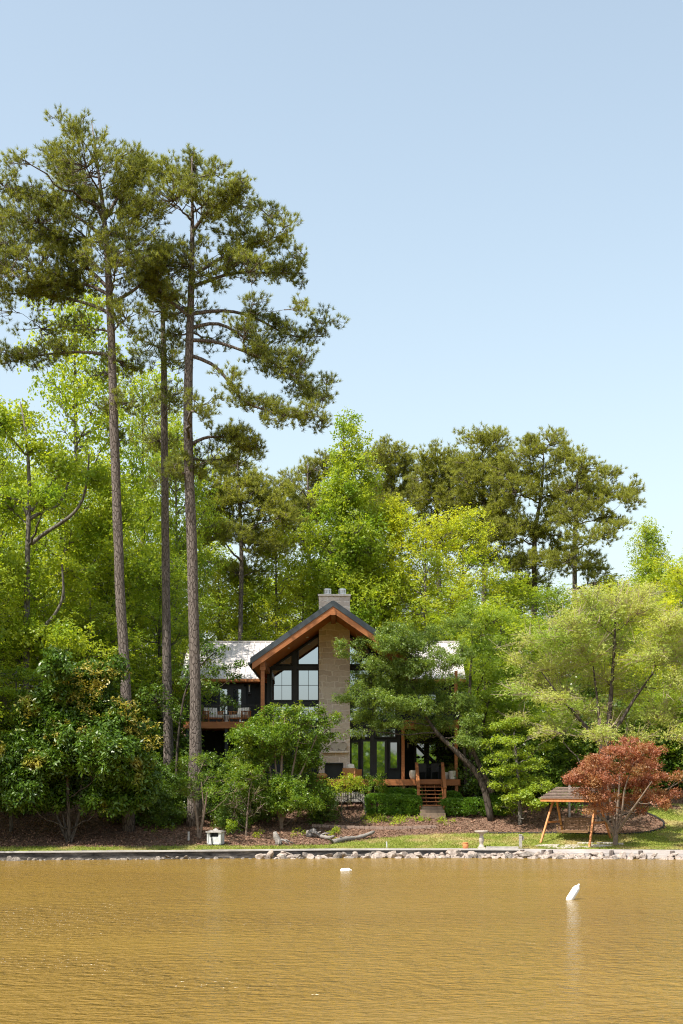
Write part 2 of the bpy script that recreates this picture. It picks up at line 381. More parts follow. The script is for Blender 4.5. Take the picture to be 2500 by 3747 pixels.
def skeleton(tb, trunk, lobes, slope, rlimb, clump_k, upcurve=.15, twig=.012, tmin=.35, kseg=5, wander=.06, twb=None, limbs=()):
    """limbs from the trunk to every lobe and twigs to clump centres. trunk (n,4) x y z r.
    lobes: list of (centre, radii, n). returns clump centres, twig directions"""
    C = []; Dr = []; LB = []
    zt = trunk[:, 2]
    def hdist(c): return np.hypot(c[0] - np.interp(c[2], zt, trunk[:, 0]), c[1] - np.interp(c[2], zt, trunk[:, 1]))
    order = sorted(range(len(lobes)), key=lambda i: hdist(lobes[i][0])); paths = []
    for q in limbs:
        q = polyinterp(q, 14); tb.tube(q[:, :3], q[:, 3], 7, False, .04); paths.append((q[:, :3], q[:, 3]))
    for li in order:
        c, r, n = lobes[li]
        c = np.asarray(c, float); r = np.asarray(r, float)
        hd = np.hypot(c[0] - np.interp(c[2], zt, trunk[:, 0]), c[1] - np.interp(c[2], zt, trunk[:, 1]))
        z0 = np.clip(c[2] - slope * hd - .2 * r[2], zt[0] + .25 * (zt[-1] - zt[0]) * 0 + .3, zt[-1] - .2)
        a = np.array([np.interp(z0, zt, trunk[:, 0]), np.interp(z0, zt, trunk[:, 1]), z0]); tr = np.interp(z0, zt, trunk[:, 3])
        ln = np.linalg.norm(c - a); rb = tr * .7; chained = False
        if paths and hd > 1.2:
            PP = np.concatenate([p[3:] for p, _ in paths]); RR = np.concatenate([q[3:] for _, q in paths])
            dl = PP - c; ds = np.linalg.norm(dl, axis=1) + np.clip(dl[:, 2], 0, 9) * 3
            k = int(np.argmin(ds))
            if ds[k] < .6 * ln: a = PP[k]; rb = RR[k] * .85; ln = np.linalg.norm(c - a); chained = True
        mid = (a + c) / 2 + np.array([0, 0, -upcurve * ln]) + rng.standard_normal(3) * wander * ln
        path = bez(a, mid, c, 9)
        path[1:-1] += rng.standard_normal((7, 3)) * .02 * ln
        r0 = min(rb, rlimb * (.35 + .09 * ln) * (1.2 if not chained else 1))
        rr_ = np.linspace(r0, max(.012, r0 * .3), 9)
        tb.tube(path, rr_, kseg, False); paths.append((path, rr_))
        cc = c + ball(n) * r
        for q in cc:
            dd = np.linalg.norm(path - q, axis=1); dd[: int(9 * tmin)] += 9
            k = int(np.argmin(dd)); k = max(int(9 * tmin), k - 1)
            s = path[k]
            m2 = (s + q) / 2 + np.array([0, 0, -.06 * np.linalg.norm(q - s)]) + rng.standard_normal(3) * .05
            if twig > 0: (twb or tb).tube(np.array([s, m2, q]), [twig * 1.6, twig * 1.2, twig * .6], 3, False)
            C.append(q); Dr.append(q - s); LB.append(li)
    return np.array(C), unit(np.array(Dr)), np.array(LB)

def rel(pts, base): return np.asarray(pts, float) - np.asarray(base, float)

def trunk_from_px(pxs, D, dwob=0):
    """pxs: (px, py, width px) from the base up"""
    p = np.array([[X(a, D), D, Z(b, D), w / F * D / 2] for a, b, w in pxs])
    return p

KD = 2.0
def lobes_px(L, D, dens, spread=1.0, dd=0.0, depth=1.0):
    """L: (px, py, rx, ry[, depth offset][, sparsity])"""
    out = []
    for q in L:
        a, b, rx, ry = q[:4]; off = q[4] if len(q) > 4 else None; sp = q[5] if len(q) > 5 else 1
        if off is None: off = float(rng.normal(0, 1.0)) * 1.6 * spread
        d = D + off + dd
        RX = rx / F * D; RZ = ry / F * D
        n = max(4, int(dens * KD * math.pi * RX * RZ * sp))
        out.append((P(a, b, D) * 0 + np.array([X(a, D), d, Z(b, D)]), (RX, max(RX, RZ) * depth, RZ), n))
    return out

def pine(name, label, trunk_px, D, lobes, dens=3.2, tufts=8, nn=22, L=.25, w=.024, mat='pine_needle', cr=.55, group=None, spread=1.0, rl=.11, slope=.25, twig=.02, limbs=(), grow=1.0, dyp=14):
    tr = trunk_from_px(trunk_px, D)
    gz = G(tr[0, 0], D)
    tr = np.vstack([[tr[0, 0], D, gz - .2, tr[0, 3] * 1.25], tr])
    base = np.array([tr[0, 0], D, gz])
    root = empty(name, base, label, 'tree', group)
    trp = polyinterp(tr, 26); trp[:, :3] -= base
    tb = MB(); tb.tube(trp[:, :3], trp[:, 3], 14, True, .035)
    lobes = [(q[0], q[1] + dyp * max(0, min(1, (1400 - q[1]) / 700)) , q[2] * grow, q[3]) + tuple(q[4:]) for q in lobes]
    lb = lobes_px(lobes, D, dens, spread)
    LM = []
    for lm_ in limbs:
        q = trunk_from_px([(a, b, 15 - 12 * i / (len(lm_) - 1)) for i, (a, b) in enumerate(lm_)], D); q[:, :3] -= base; dy = rng.normal(0, 1.2); q[:, 1] += np.linspace(0, dy, len(q)); LM.append(q)
    lb = [(rel(c, base), r, n) for c, r, n in lb]
    C, Dr, _ = skeleton(tb, trp, lb, slope, rl, None, .04, twig, .3, 5, limbs=LM)
    ex = []; ed = []
    for q in LM:
        q = polyinterp(q, 24)[9:, :3]
        for i in range(len(q) - 1):
            for _ in range(3):
                e = q[i] + rng.standard_normal(3) * [.28, .5, .20] + [0, 0, .12]; ex.append(e); ed.append(q[i + 1] - q[i] + rng.standard_normal(3) * .3)
                if _ == 0: tb.tube([q[i], (q[i] + e) / 2, e], [.014, .011, .008], 3, False)
    if ex: C = np.vstack([C, ex]); Dr = np.vstack([Dr, unit(np.array(ed))])
    # branchlets with tufts
    nC = len(C); off = ball(nC * tufts) * cr; Cq = np.repeat(C, tufts, 0); Dq = np.repeat(Dr, tufts, 0)
    pos = Cq + off * np.array([1, 1, .75]) + Dq * .15
    for c, p in zip(Cq[::2], pos[::2]):
        tb.tube(np.array([c, (c + p) / 2 - [0, 0, .04], p]), [.014, .011, .008], 3, False)
    nb = MB()
    needle_tufts(nb, pos, off * .8 + Dq * .4 + np.array([0, 0, .6]), nn, L, w)
    tb.build('trunk', M['pine_bark'], root, True)
    nb.build('crown', M[mat], root)
    return root

def broad(name, label, base, trunk, lobes, leafmat, barkmat, cat='tree', group=None, slope=.7, rl=.1, cl=(.55, .55, .4), nspray=16, nleaf=7, L=.13, asp=.62,
          up=.55, out=.7, twig=.014, droop=.1, jit=.35, stems=None, kseg=6, flat=None, wob=.03, twigmat=None, crown_name='crown', trunk_name='trunk', upcurve=.15):
    """base world point, trunk (n,4) relative to it; lobes relative"""
    root = empty(name, base, label, cat, group)
    tb = MB()
    trp = polyinterp(trunk, 16); tb.tube(trp[:, :3], trp[:, 3], 10, True, wob)
    wb_ = MB() if twigmat else None
    C, Dr, _ = skeleton(tb, trp, lobes, slope, rl, None, upcurve, twig, .35, kseg, twb=wb_, limbs=stems or [])
    lm = MB()
    if twigmat:
        ex = C + Dr * (.3 + .5 * rng.random((len(C), 1))) + rng.standard_normal((len(C), 3)) * .1
        for s_ in range(2):
            for a_, e_ in zip(C, ex + rng.standard_normal((len(C), 3)) * .22): wb_.tube(np.array([a_, (a_ + e_) / 2 + rng.standard_normal(3) * .03, e_]), [.010, .008, .005], 3, False)
        wb_.build('twig', M[twigmat], root)
    Rd = np.array(cl)[None] * (.7 + .6 * rng.random((len(C), 1)))
    leaf_clumps(lm, C, Rd, nspray, nleaf, L, asp, up, out, None, droop, jit)
    tb.build(trunk_name, M[barkmat], root, True)
    lm.build(crown_name, M[leafmat], root)
    return root

def envelope_lobes(H, z0, prof, nl, dens, rng_r=.32):
    """lobes filling a crown of height H from z0; prof(t) radius"""
    out = []
    for i in range(nl):
        t = (i + .5) / nl; t = t ** .85
        a = i * 2.399 + rng.normal(0, .35); Rr = prof(t)
        rad = Rr * (.25 + .5 * rng.random())
        if i % 4 == 3: rad *= .25
        r = max(.5, Rr * rng_r * (1.0 + .7 * rng.random()))
        z = z0 + t * (H - z0) - r * .35 * t
        out.append(((rad * math.cos(a), rad * math.sin(a), z), (r, r, r * .8), max(5, int(dens * 1.8 * math.pi * r * r * .8))))
    return out

# ================================================================== SETTING
# terrain
def grid_mesh(name, xs, ys_s, mat, lift=0., label=None, kind='structure'):
    xs = np.asarray(xs); ss = np.asarray(ys_s)
    xx, sg = np.meshgrid(xs, ss); yy = shore(xx) + sg
    zz = ground(xx, yy) + lift
    v = np.stack([xx, yy, zz], -1).reshape(-1, 3); w = len(xs)
    i = np.arange(len(ss) - 1)[:, None] * w; j = np.arange(w - 1)[None]
    q = np.stack([i + j, i + j + 1, i + w + j + 1, i + w + j], -1).reshape(-1, 4)
    mb = MB(); mb.add(v, q); o = mb.build(name, mat, None, True)
    return tag(o, label, None, None, kind)
xs = np.concatenate([np.linspace(-400, -40, 25), np.linspace(-38, 38, 160), np.linspace(40, 400, 25)])
ss = np.concatenate([[0.05], np.linspace(.4, 30, 75), np.linspace(33, 120, 22), np.linspace(150, 900, 10)])
grid_mesh('ground', xs, ss, M['ground'])
wb = MB(); wb.add([(-400, -250.5, 0), (400, -250.5, 0), (400, 66, 0), (-400, 66, 0)], [(0, 1, 2, 3)])
tag(wb.build('water', M['water']), kind='structure')
# bottom of the pond and the near bank under the viewer
bb = MB(); bb.add([(-400, -400, -.7), (400, -400, -.7), (400, 72, -.7), (-400, 72, -.7)], [(0, 1, 2, 3)])
tag(bb.build('pond_bed', M['ground']), kind='structure')
fs = MB(); fs.add([(-300, -520, 1.2), (300, -520, 1.2), (300, -252, 1.2), (-300, -252, 1.2), (300, -249, -.6), (-300, -249, -.6)], [(0, 1, 2, 3), (3, 2, 4, 5)])
tag(fs.build('far_shore', M['ground']), kind='structure')
n = 60000; fp = np.stack([rng.uniform(-150, 150, n), rng.uniform(-285, -254, n), np.zeros(n)], -1)
fh = 13.5 + 2.5 * np.sin(fp[:, 0] * .21) + 1.5 * np.sin(fp[:, 0] * .63 + 1); fp[:, 2] = 1.2 + fh * rng.random(n) ** .8
gm = MB(); kites(gm, fp, rng.standard_normal((n, 3)), rng.standard_normal((n, 3)), 1.0 + .6 * rng.random(n), .9)
tag(gm.build('far_wood', M['green_leaf']), 'distant wood on the opposite shore, mirrored in the house windows', 'wood', None, 'stuff')

# lawn sheet: outline in photo pixels laid on the terrain
bed = [(2500, 2962), (2400, 2952), (2330, 2952), (2330, 2968), (2390, 2985), (2432, 3010), (2428, 3032), (2380, 3046), (2300, 3055), (2200, 3056), (2060, 3050), (1900, 3050), (1760, 3050),
       (1600, 3052), (1480, 3058), (1390, 3068), (1290, 3080), (1180, 3093), (1000, 3096), (820, 3094), (640, 3096), (300, 3099), (0, 3100)]
bp = np.array([gpt(*q)[:2] for q in bed])
bp = np.vstack([[40, 74.0], [22, 74.], [17.2, 73.2], bp, [-24, shore(-24) + 1.0], [-40, shore(-40) + 1]])
def in_poly(x, y, poly):
    ins = np.zeros(x.shape, bool); j = len(poly) - 1
    for i in range(len(poly)):
        xi, yi = poly[i]; xj, yj = poly[j]
        c = ((yi > y) != (yj > y)) & (x < (xj - xi) * (y - yi) / (yj - yi + 1e-12) + xi)
        ins ^= c; j = i
    return ins
wallpts = np.array([[x, shore(x) + .2] for x in np.linspace(-40, 40, 60)])
lawn_poly = np.vstack([wallpts, bp])
gx, gy = np.meshgrid(np.arange(-40, 40, .16), np.arange(56, 76, .16))
ins = in_poly(gx, gy, lawn_poly)
zz = ground(gx, gy) + .02
w = gx.shape[1]; idx = np.arange(gx.size).reshape(gx.shape)
cell = ins[:-1, :-1] & ins[1:, :-1] & ins[:-1, 1:] & ins[1:, 1:]
q = np.stack([idx[:-1, :-1][cell], idx[:-1, 1:][cell], idx[1:, 1:][cell], idx[1:, :-1][cell]], -1)
lm = MB(); used = np.unique(q); remap = np.full(gx.size, -1); remap[used] = np.arange(len(used))
lm.add(np.stack([gx.ravel()[used], gy.ravel()[used], zz.ravel()[used]], -1), remap[q])
tag(lm.build('lawn', M['lawn'], None, True), kind='structure')
# grass blades on the lawn
n = 150000
x = rng.uniform(-19, 21, n); y = rng.uniform(60, 75, n)
k = in_poly(x, y, lawn_poly) & (y > shore(x) + .25); x = x[k]; y = y[k]; n = len(x)
gp = np.stack([x, y, ground(x, y) + .02], -1); d = rng.standard_normal((n, 3)) * .45 + [0, 0, 1]
gm = MB(); kites(gm, gp, d, rng.standard_normal((n, 3)), .05 + .05 * rng.random(n), .03)
tag(gm.build('grass', M['grass']), 'short green and straw grass of the lakeside lawn', 'grass', None, 'stuff')
# leaf litter
n = 90000
x = rng.uniform(-20, 20, n); s = rng.random(n) ** 1.3 * 18 + .6; y = shore(x) + s
k = ~in_poly(x, y, lawn_poly); x = x[k]; y = y[k]; n = len(x)
lp = np.stack([x, y, ground(x, y) + .02], -1)
gm = MB(); d = rng.standard_normal((n, 3)) * [1, 1, .3]; kites(gm, lp, d, rng.standard_normal((n, 3)) * .5 + [0, 0, 1], .09 + .1 * rng.random(n), .05)
tag(gm.build('leaf_litter', M['litter']), 'fallen brown leaves and pine straw on the slope', 'leaf litter', None, 'stuff')

# low ground cover on the bed in front of the hedges and on the left slope
cov = [(1380, 2990), (1400, 3000), (1430, 3005), (1450, 3003), (1470, 3012), (1360, 3008), (1580, 3005), (1625, 3010), (1345, 2992), (1500, 2994), (1530, 3000), (1330, 3000), (1210, 3058), (1080, 3050), (960, 3060), (600, 3040), (450, 3010), (360, 2990), (420, 2985)]
gm = MB(); Cc = np.array([gpt(*q) for q in cov]); Cc = np.repeat(Cc, 5, 0) + rng.standard_normal((len(cov) * 5, 3)) * [.35, .3, .02]
Cc[:, 2] = ground(Cc[:, 0], Cc[:, 1]) + .08
leaf_clumps(gm, Cc, np.full((len(Cc), 3), .16), 7, 6, .09, .5, .6, .6)
tag(gm.build('ground_cover', M['bright_leaf']), 'low bright green ground cover along the mulch beds', 'ground cover', None, 'stuff')

# edging strip round the beds and the low block edging
em = MB(); pts = []
for q in bed[2:13]:
    g = gpt(*q); pts.append(g + [0, .05, .03])
pts = polyinterp(np.array(pts), 60); pts[:, 2] = ground(pts[:, 0], pts[:, 1]) + .03
em.tube(pts, .05, 6)
tag(em.build('bed_edging', M['edging'], None, True), 'black edging strip curving round the mulch beds by the lawn', 'edging')
bmn = MB()
for i in range(26):
    px = 1150 + i * 17.5; g = gpt(px, 3030 + 4 * math.sin(px * .01))
    bmn.box(g[0] - .115, g[0] + .115, g[1] - .09, g[1] + .09, g[2] - .1, g[2] + .13 + .015 * rng.random())
tag(bmn.build('block_border', M['block_edge']), 'low border of tan garden blocks across the mulch slope', 'garden border')

# stepping patio under the swing
pm = MB(); pc = gpt(2130, 3098)
for i in range(26):
    a = rng.random() * 6.28; r = rng.random() ** .5
    cx, cy = pc[0] + 2.0 * r * math.cos(a), pc[1] + .15 + .75 * r * math.sin(a)
    k = 6; an = np.sort(rng.random(k) * 6.28); rr = .22 + .15 * rng.random(k)
    top = [(cx + rr[j] * math.cos(an[j]) * 1.3, cy + rr[j] * math.sin(an[j]), G(cx, cy) + .05) for j in range(k)]
    bot = [(p[0], p[1], p[2] - .12) for p in top]
    pm.add(top + bot, [list(range(k))], [(j, j + k, (j + 1) % k + k, (j + 1) % k) for j in range(k)])
tag(pm.build('patio', M['patio']), kind='structure')

# ------------------------------------------------------------------ sea walls
XS = 8.6      # where concrete turns to timber
def strip(mb, xa, xb, y0, y1, z0, z1, step=.8):
    xs = np.linspace(xa, xb, max(2, int((xb - xa) / step)))
    n = len(xs); ys = shore(xs)
    ring = np.stack([np.stack([xs, ys + y0, np.full(n, z0)], -1), np.stack([xs, ys + y0, np.full(n, z1)], -1),
                     np.stack([xs, ys + y1, np.full(n, z1)], -1), np.stack([xs, ys + y1, np.full(n, z0)], -1)], 1)
    v = ring.reshape(-1, 3); i = np.arange(n - 1)[:, None] * 4; j = np.arange(4)[None]; j2 = (j + 1) % 4
    q = np.stack([i + j, i + j2, i + 4 + j2, i + 4 + j], -1).reshape(-1, 4)
    mb.add(v, q, [(0, 3, 2, 1)], [tuple(np.array([0, 1, 2, 3]) + (n - 1) * 4)])
sw = empty('seawall', (-4, shore(-4), 0), 'stained dark concrete seawall with a pale plank cap along the left shore', 'seawall')
off = Vector(sw.location)
def at_root(o, root): o.location = -Vector(root.location); return o
m1 = MB(); strip(m1, -60, XS, 0, .28, -.8, .33); at_root(m1.build('wall', M['seawall'], sw), sw)
m1 = MB(); strip(m1, -60, XS, -.07, .26, .333, .40); at_root(m1.build('cap', M['seawall_cap'], sw), sw)
tw = empty('timber_seawall', (14, shore(14), 0), 'low wall of pale boards between dark round posts along the right shore', 'seawall')
m1 = MB(); strip(m1, XS + .02, 60, .02, .12, -.8, .21); strip(m1, XS + .02, 60, .035, .13, .222, .405); at_root(m1.build('board', M['pale_board'], tw), tw)
for px in (1915, 1992, 2018, 2235, 2338, 2450, 2590):
    x = X(px, 64.2); y = shore(x) - .07; m1 = MB()
    m1.tube([(x, y, -.7), (x + .01, y, .1), (x, y, .37)], [.12, .115, .105], 9, True, .06)
    at_root(m1.build('post', M['dark_post'], tw), tw)
m1 = MB()
xa, xb = X(1780, 65), X(1897, 65)
m1.box(xa, xb, shore(xb) + .28, shore(xb) + .46, .38, .50)
tag(m1.build('landscape_timber', M['old_wood']), 'long pale timber lying on the lawn edge between birdbath and short post', 'timber')

# rocks at the foot of the walls
rock_meshes = []; dark_meshes = []
for i in range(9):
    import bmesh
    bm = bmesh.new(); bmesh.ops.create_icosphere(bm, subdivisions=2, radius=1)
    sc = np.array([1, .75, .62]) * (1 + .25 * rng.standard_normal(3))
    pl = [(unit(rng.standard_normal(3)), .45 + .35 * rng.random()) for _ in range(9)]
    for vtx in bm.verts:
        p = np.array(vtx.co)
        for nrm, dd in pl:
            h = p @ nrm - dd
            if h > 0: p = p - nrm * h
        p = p * sc * (1 + .04 * rng.standard_normal()); vtx.co = Vector(p)
    me = bpy.data.meshes.new('rock'); bm.to_mesh(me); bm.free(); me.materials.append(M['rock']); rock_meshes.append(me)
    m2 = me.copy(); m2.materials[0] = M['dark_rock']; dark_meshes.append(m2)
def density(px):
    if px < 560: return .8
    if px < 700: return 1.0
    if px < 930: return .5
    if px < 1080: return 1.6
    if px < 1230: return 1.0
    if px < 1560: return 1.7
    if px < 2230: return 2.7
    return 1.5
nr_ = 0
px = -10.
while px < 2510 and nr_ < 298:
    dn = density(px)
    px += (30 + 10 * rng.random()) / dn / 2.1
    x = X(px, 64) ; y0 = shore(x)
    big = px > 1080 or 930 < px < 1080
    sz = (.15 + .20 * rng.random() ** 1.6) * (1.1 if big else .78)
    y = y0 - .15 - .75 * rng.random() * (1 if big else .5)
    z = -.04 + .30 * max(0, 1 - (y0 - y) / .8) * (rng.random() * .8 + .2) * (1 if dn > .9 else .2)
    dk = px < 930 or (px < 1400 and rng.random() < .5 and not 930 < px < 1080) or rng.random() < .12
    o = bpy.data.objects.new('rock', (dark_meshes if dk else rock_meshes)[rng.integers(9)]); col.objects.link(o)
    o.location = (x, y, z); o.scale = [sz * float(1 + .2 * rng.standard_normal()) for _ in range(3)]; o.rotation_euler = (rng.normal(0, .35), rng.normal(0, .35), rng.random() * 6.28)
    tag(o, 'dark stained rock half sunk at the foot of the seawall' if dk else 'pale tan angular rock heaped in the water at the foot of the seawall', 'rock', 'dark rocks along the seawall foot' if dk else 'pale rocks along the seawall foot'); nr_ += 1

# ================================================================== HOUSE
H = empty('house', (-.44, 77.5, 3.4), 'dark charcoal lake house with tall gable, stone chimney and pale metal roof', 'house')
def part(name, mb, mat, parent=None, smooth=False, label=None):
    o = mb.build(name, M[mat], parent or H, smooth)
    if (parent or H) is H: o.location = -Vector(H.location)
    if label: o['label'] = label
    return o
x0 = -.445; SL = .70
def roofz(x, top): return top - SL * abs(x - x0)
TOP = 13.16; SOF = 12.63; EX = 4.37
# gable block walls
def soff(x): return roofz(x, SOF)
wl, wr = -4.23, 3.34
m = MB()
m.prism([(wl, 2.4), (wr, 2.4), (wr, soff(wr) - .01), (x0, SOF - .01), (wl, soff(wl) - .01)], 77.62, 77.8)
m.box(wl, wl + .18, 77.8, 91, 2.4, soff(wl) - .02); m.box(wr - .18, wr, 77.8, 91, 2.4, soff(wr) - .02)
m.prism([(wl, 2.4), (wr, 2.4), (wr, soff(wr) - .01), (x0, SOF - .01), (wl, soff(wl) - .01)], 90.85, 91.03)
for xx in (79.0, 79.6, 80.2, 80.8, 81.4, 82.0): m.box(wl - .03, wl, xx, xx + .06, 3.4, soff(wl) - .1)
part('wall', m, 'charcoal', label='glazed gable wall in charcoal boards')
# gable roof: metal slabs, cedar soffit, barge boards
def gable(ytop0, ytop1, top, thick, ex, inset=0):
    ms = []
    for s in (-1, 1):
        xe = x0 + s * ex; ze = top - SL * ex
        m_ = MB(); m_.prism([(x0, top), (xe, ze), (xe, ze - thick), (x0, top - thick)][::s], ytop0, ytop1); ms.append(m_)
    return ms
ms = gable(72, 92.2, TOP, .31, EX)
for s, m in zip((-1, 1), ms):
    for k in range(44):
        y = 72.25 + k * .46
        if y > 92: break
        xe = x0 + s * EX
        m.bar((x0 + s * .05, y, TOP - SL * .05 + .02), (xe, y, TOP - SL * EX + .02), .04, .05)
    ro = part('roof', m, 'dark_roof_edge', label='gable roof slope with dark metal edge')
ms = gable(72.16, 91.9, TOP - .312, .216, EX - .12)
for m in ms: part('soffit', m, 'cedar_soffit')
for s in (-1, 1):
    m = MB(); xe = x0 + s * (EX - .1)
    m.prism([(x0, TOP - .315), (xe, roofz(xe, TOP - .315)), (xe, roofz(xe, TOP - .66)), (x0, TOP - .66)][::s], 72.04, 72.155)
    part('barge_board', m, 'cedar')
    m = MB(); xe = x0 + s * EX
    m.box(min(xe, xe + s * .13), max(xe, xe + s * .13), 72.1, 82.0, roofz(x0 + EX, TOP) - .33, roofz(x0 + EX, TOP) - .2)
    part('gutter', m, 'dark_roof_edge')
m = MB(); m.box(x0 - .13, x0 + .13, 71.98, 77.55, 12.38, 12.66); part('ridge_beam', m, 'cedar')
for xp in (-4.18, 3.29):
    m = MB(); m.box(xp - .13, xp + .13, 72.3, 77.5, 9.72, 9.99); part('eave_beam', m, 'cedar')
m = MB(); m.box(-4.28, -4.08, 72.4, 72.6, 1.9, 9.715); m.box(-4.33, -4.03, 72.36, 72.66, 9.5, 9.712); part('porch_post', m, 'cedar')
m = MB()
for q in ((-2.9, 74.6), (-1.9, 75.6), (1.2, 74.8)):
    m.lathe([(.09, -.02), (.09, .01)], 12, (q[0], q[1], roofz(q[0], SOF) - .012)); 
part('soffit_light', m, 'lamp_glass')

# windows
def window(poly, mull_v=(), mull_h=(), y=77.5, name='window', fw=.07, dark='black_frame'):
    m_ = MB(); n = len(poly); c = np.mean(poly, 0)
    for i in range(n):
        a = np.array(poly[i]); b = np.array(poly[(i + 1) % n])
        m_.bar((a[0], y + .03, a[1]), (b[0], y + .03, b[1]), .11, fw, (0, 1, 0)) if False else m_.bar((a[0], y + .03, a[1]), (b[0], y + .03, b[1]), fw, .12, (0, 1, 0))
    xs_ = [p[0] for p in poly]; zs_ = [p[1] for p in poly]
    for xm in mull_v: m_.box(xm - .012, xm + .012, y + .01, y + .035, min(zs_), max(zs_))
    for zm in mull_h: m_.box(min(xs_), max(xs_), y + .0125, y + .0325, zm - .012, zm + .012)
    w_ = part(name, m_, dark)
    g_ = MB(); g_.prism([(p[0] + (c[0] - p[0]) * .01, p[1] + (c[1] - p[1]) * .01) for p in poly], y + .04, y + .06)
    part('pane', g_, 'glass', w_)
    return w_
k = .0155
def wx(px): return (px - 1250) * k
def wz(py): return CAMZ + (HORIZ - py) * k
colsL = [(wx(994), wx(1069)), (wx(1091.5), wx(1166))]
cols_ = colsL + [(2 * x0 - b, 2 * x0 - a) for a, b in colsL]
r1 = (wz(2563), wz(2451)); r0 = wz(2432); r2 = (7.05, wz(2584))
for i, (a, b) in enumerate(cols_):
    window([(a, r1[0]), (b, r1[0]), (b, r1[1]), (a, r1[1])], [(a + b) / 2], [wz(2507.6)])
    window([(a, r2[0]), (b, r2[0]), (b, r2[1]), (a, r2[1])], [(a + b) / 2], [])
    window([(a, 6.13), (b, 6.13), (b, 6.63), (a, 6.63)])
    if i in (1, 3):
        za, zb = soff(a) - .16, soff(b) - .16
        window([(a, r0), (b, r0), (b, zb), (a, za)])
    else:
        o_ = b if i == 0 else a; zc = soff(o_) - .16; s = -1 if i == 0 else 1
        xe = x0 + s * ((SOF - .16 - r0) / SL)
        pl = [(xe, r0), (o_, r0), (o_, zc)]
        window(pl if i == 0 else [(o_, r0), (xe, r0), (o_, zc)])
# mullion casing standing proud between the window columns
m = MB()
for a, b in ((cols_[0][1], cols_[1][0]), (cols_[3][1], cols_[2][0])):
    a, b = min(a, b), max(a, b); m.box(a + .05, b - .05, 77.52, 77.615, 3.75, soff((a + b) / 2) - .15)
for z in ((r1[1] + .05, r0 - .05), (r2[1] + .05, r1[0] - .05), (6.70, 6.98)):
    m.box(wl + .1, -1.28, 77.535, 77.618, *z); m.box(.40, wr - .1, 77.535, 77.618, *z)
part('window_casing', m, 'black_frame')
# ground floor doors and windows of the gable
def door(xa, xb, za, zb, y, glass=(.14, .16, .10), handle=None, dark='black_frame'):
    m_ = MB(); gx0, gx1 = xa + glass[0], xb - glass[0]; gz0, gz1 = za + glass[1], zb - glass[2]
    m_.box(xa, gx0, y, y + .09, za, zb); m_.box(gx1, xb, y, y + .09, za, zb); m_.box(gx0, gx1, y, y + .09, za, gz0); m_.box(gx0, gx1, y, y + .09, gz1, zb)
    d_ = part('door', m_, dark); g_ = MB(); g_.box(gx0, gx1, y + .03, y + .05, gz0, gz1); part('pane', g_, 'glass', d_)
    if handle is not None:
        h_ = MB(); h_.box(handle - .015, handle + .015, y - .05, y - .002, za + .95, za + 1.15); part('handle', h_, 'black_metal', d_)
    return d_
for a, b in ((1285, 1313), (1427, 1455)):
    a, b = wx(a), wx(b); window([(a, 3.95 if a < 1 else 4.35), (b, 3.95 if a < 1 else 4.35), (b, 5.86), (a, 5.86)])
door(1.10, 1.855, 3.75, 5.98, 77.5, handle=1.79); door(1.865, 2.59, 3.75, 5.98, 77.5, handle=1.93)
door(-3.4, -2.65, 3.75, 5.98, 77.5, handle=-2.72); door(-2.64, -1.9, 3.75, 5.98, 77.5)

# chimney
m = MB()
cx0, cx1 = X(1167, 76), X(1281, 76)
fx0, fx1, fz0, fz1 = X(1188, 76), X(1257, 76), 3.72, Z(2790.5, 76)
m.box(cx0, fx0, 76, 77.5, 2.3, 6.1); m.box(fx1, cx1, 76, 77.5, 2.3, 6.1); m.box(fx0, fx1, 76, 77.5, fz1, 6.1); m.box(fx0, fx1, 76, 77.5, 2.3, fz0)
m.box(cx0 + .003, cx1 - .003, 76.003, 77.497, 6.1, 13.92)
ch = part('chimney', m, 'stone')
m = MB(); m.box(cx0 - .05, cx1 + .05, 75.93, 77.56, 13.923, 14.03); part('chimney_cap', m, 'stone_cap', ch)
for px in (1199, 1253):
    x = X(px, 76.7); m = MB()
    m.lathe([(.19, 0), (.19, .08), (.205, .09), (.205, .12), (.16, .125), (.16, .31), (.215, .315), (.215, .36), (.18, .40), (.02, .42)], 20, (x, 76.75, 14.03))
    m.lathe([(.200, .2), (.200, .215)], 20, (x, 76.75, 14.03)); m.lathe([(.200, .26), (.200, .275)], 20, (x, 76.75, 14.03))
    for a in range(8):
        t = a / 8 * 6.283 + .2; m.box(x + .195 * math.cos(t) - .014, x + .195 * math.cos(t) + .014, 76.75 + .195 * math.sin(t) - .014, 76.75 + .195 * math.sin(t) + .014, 14.14, 14.35)
    part('flue_cap', m, 'steel', ch)
m = MB(); m.box(X(1177, 75.8), X(1273, 75.8), 75.74, 75.998, Z(2754, 75.8), Z(2747, 75.8)); part('mantel', m, 'stone_cap', ch)
m = MB(); t = .06
m.box(fx0, fx0 + t, 76.02, 76.3, fz0, fz1); m.box(fx1 - t, fx1, 76.02, 76.3, fz0, fz1); m.box(fx0 + t, fx1 - t, 76.02, 76.3, fz1 - t, fz1); m.box(fx0 + t, fx1 - t, 76.31, 76.36, fz0, fz1)
part('firebox', m, 'black_frame', ch)

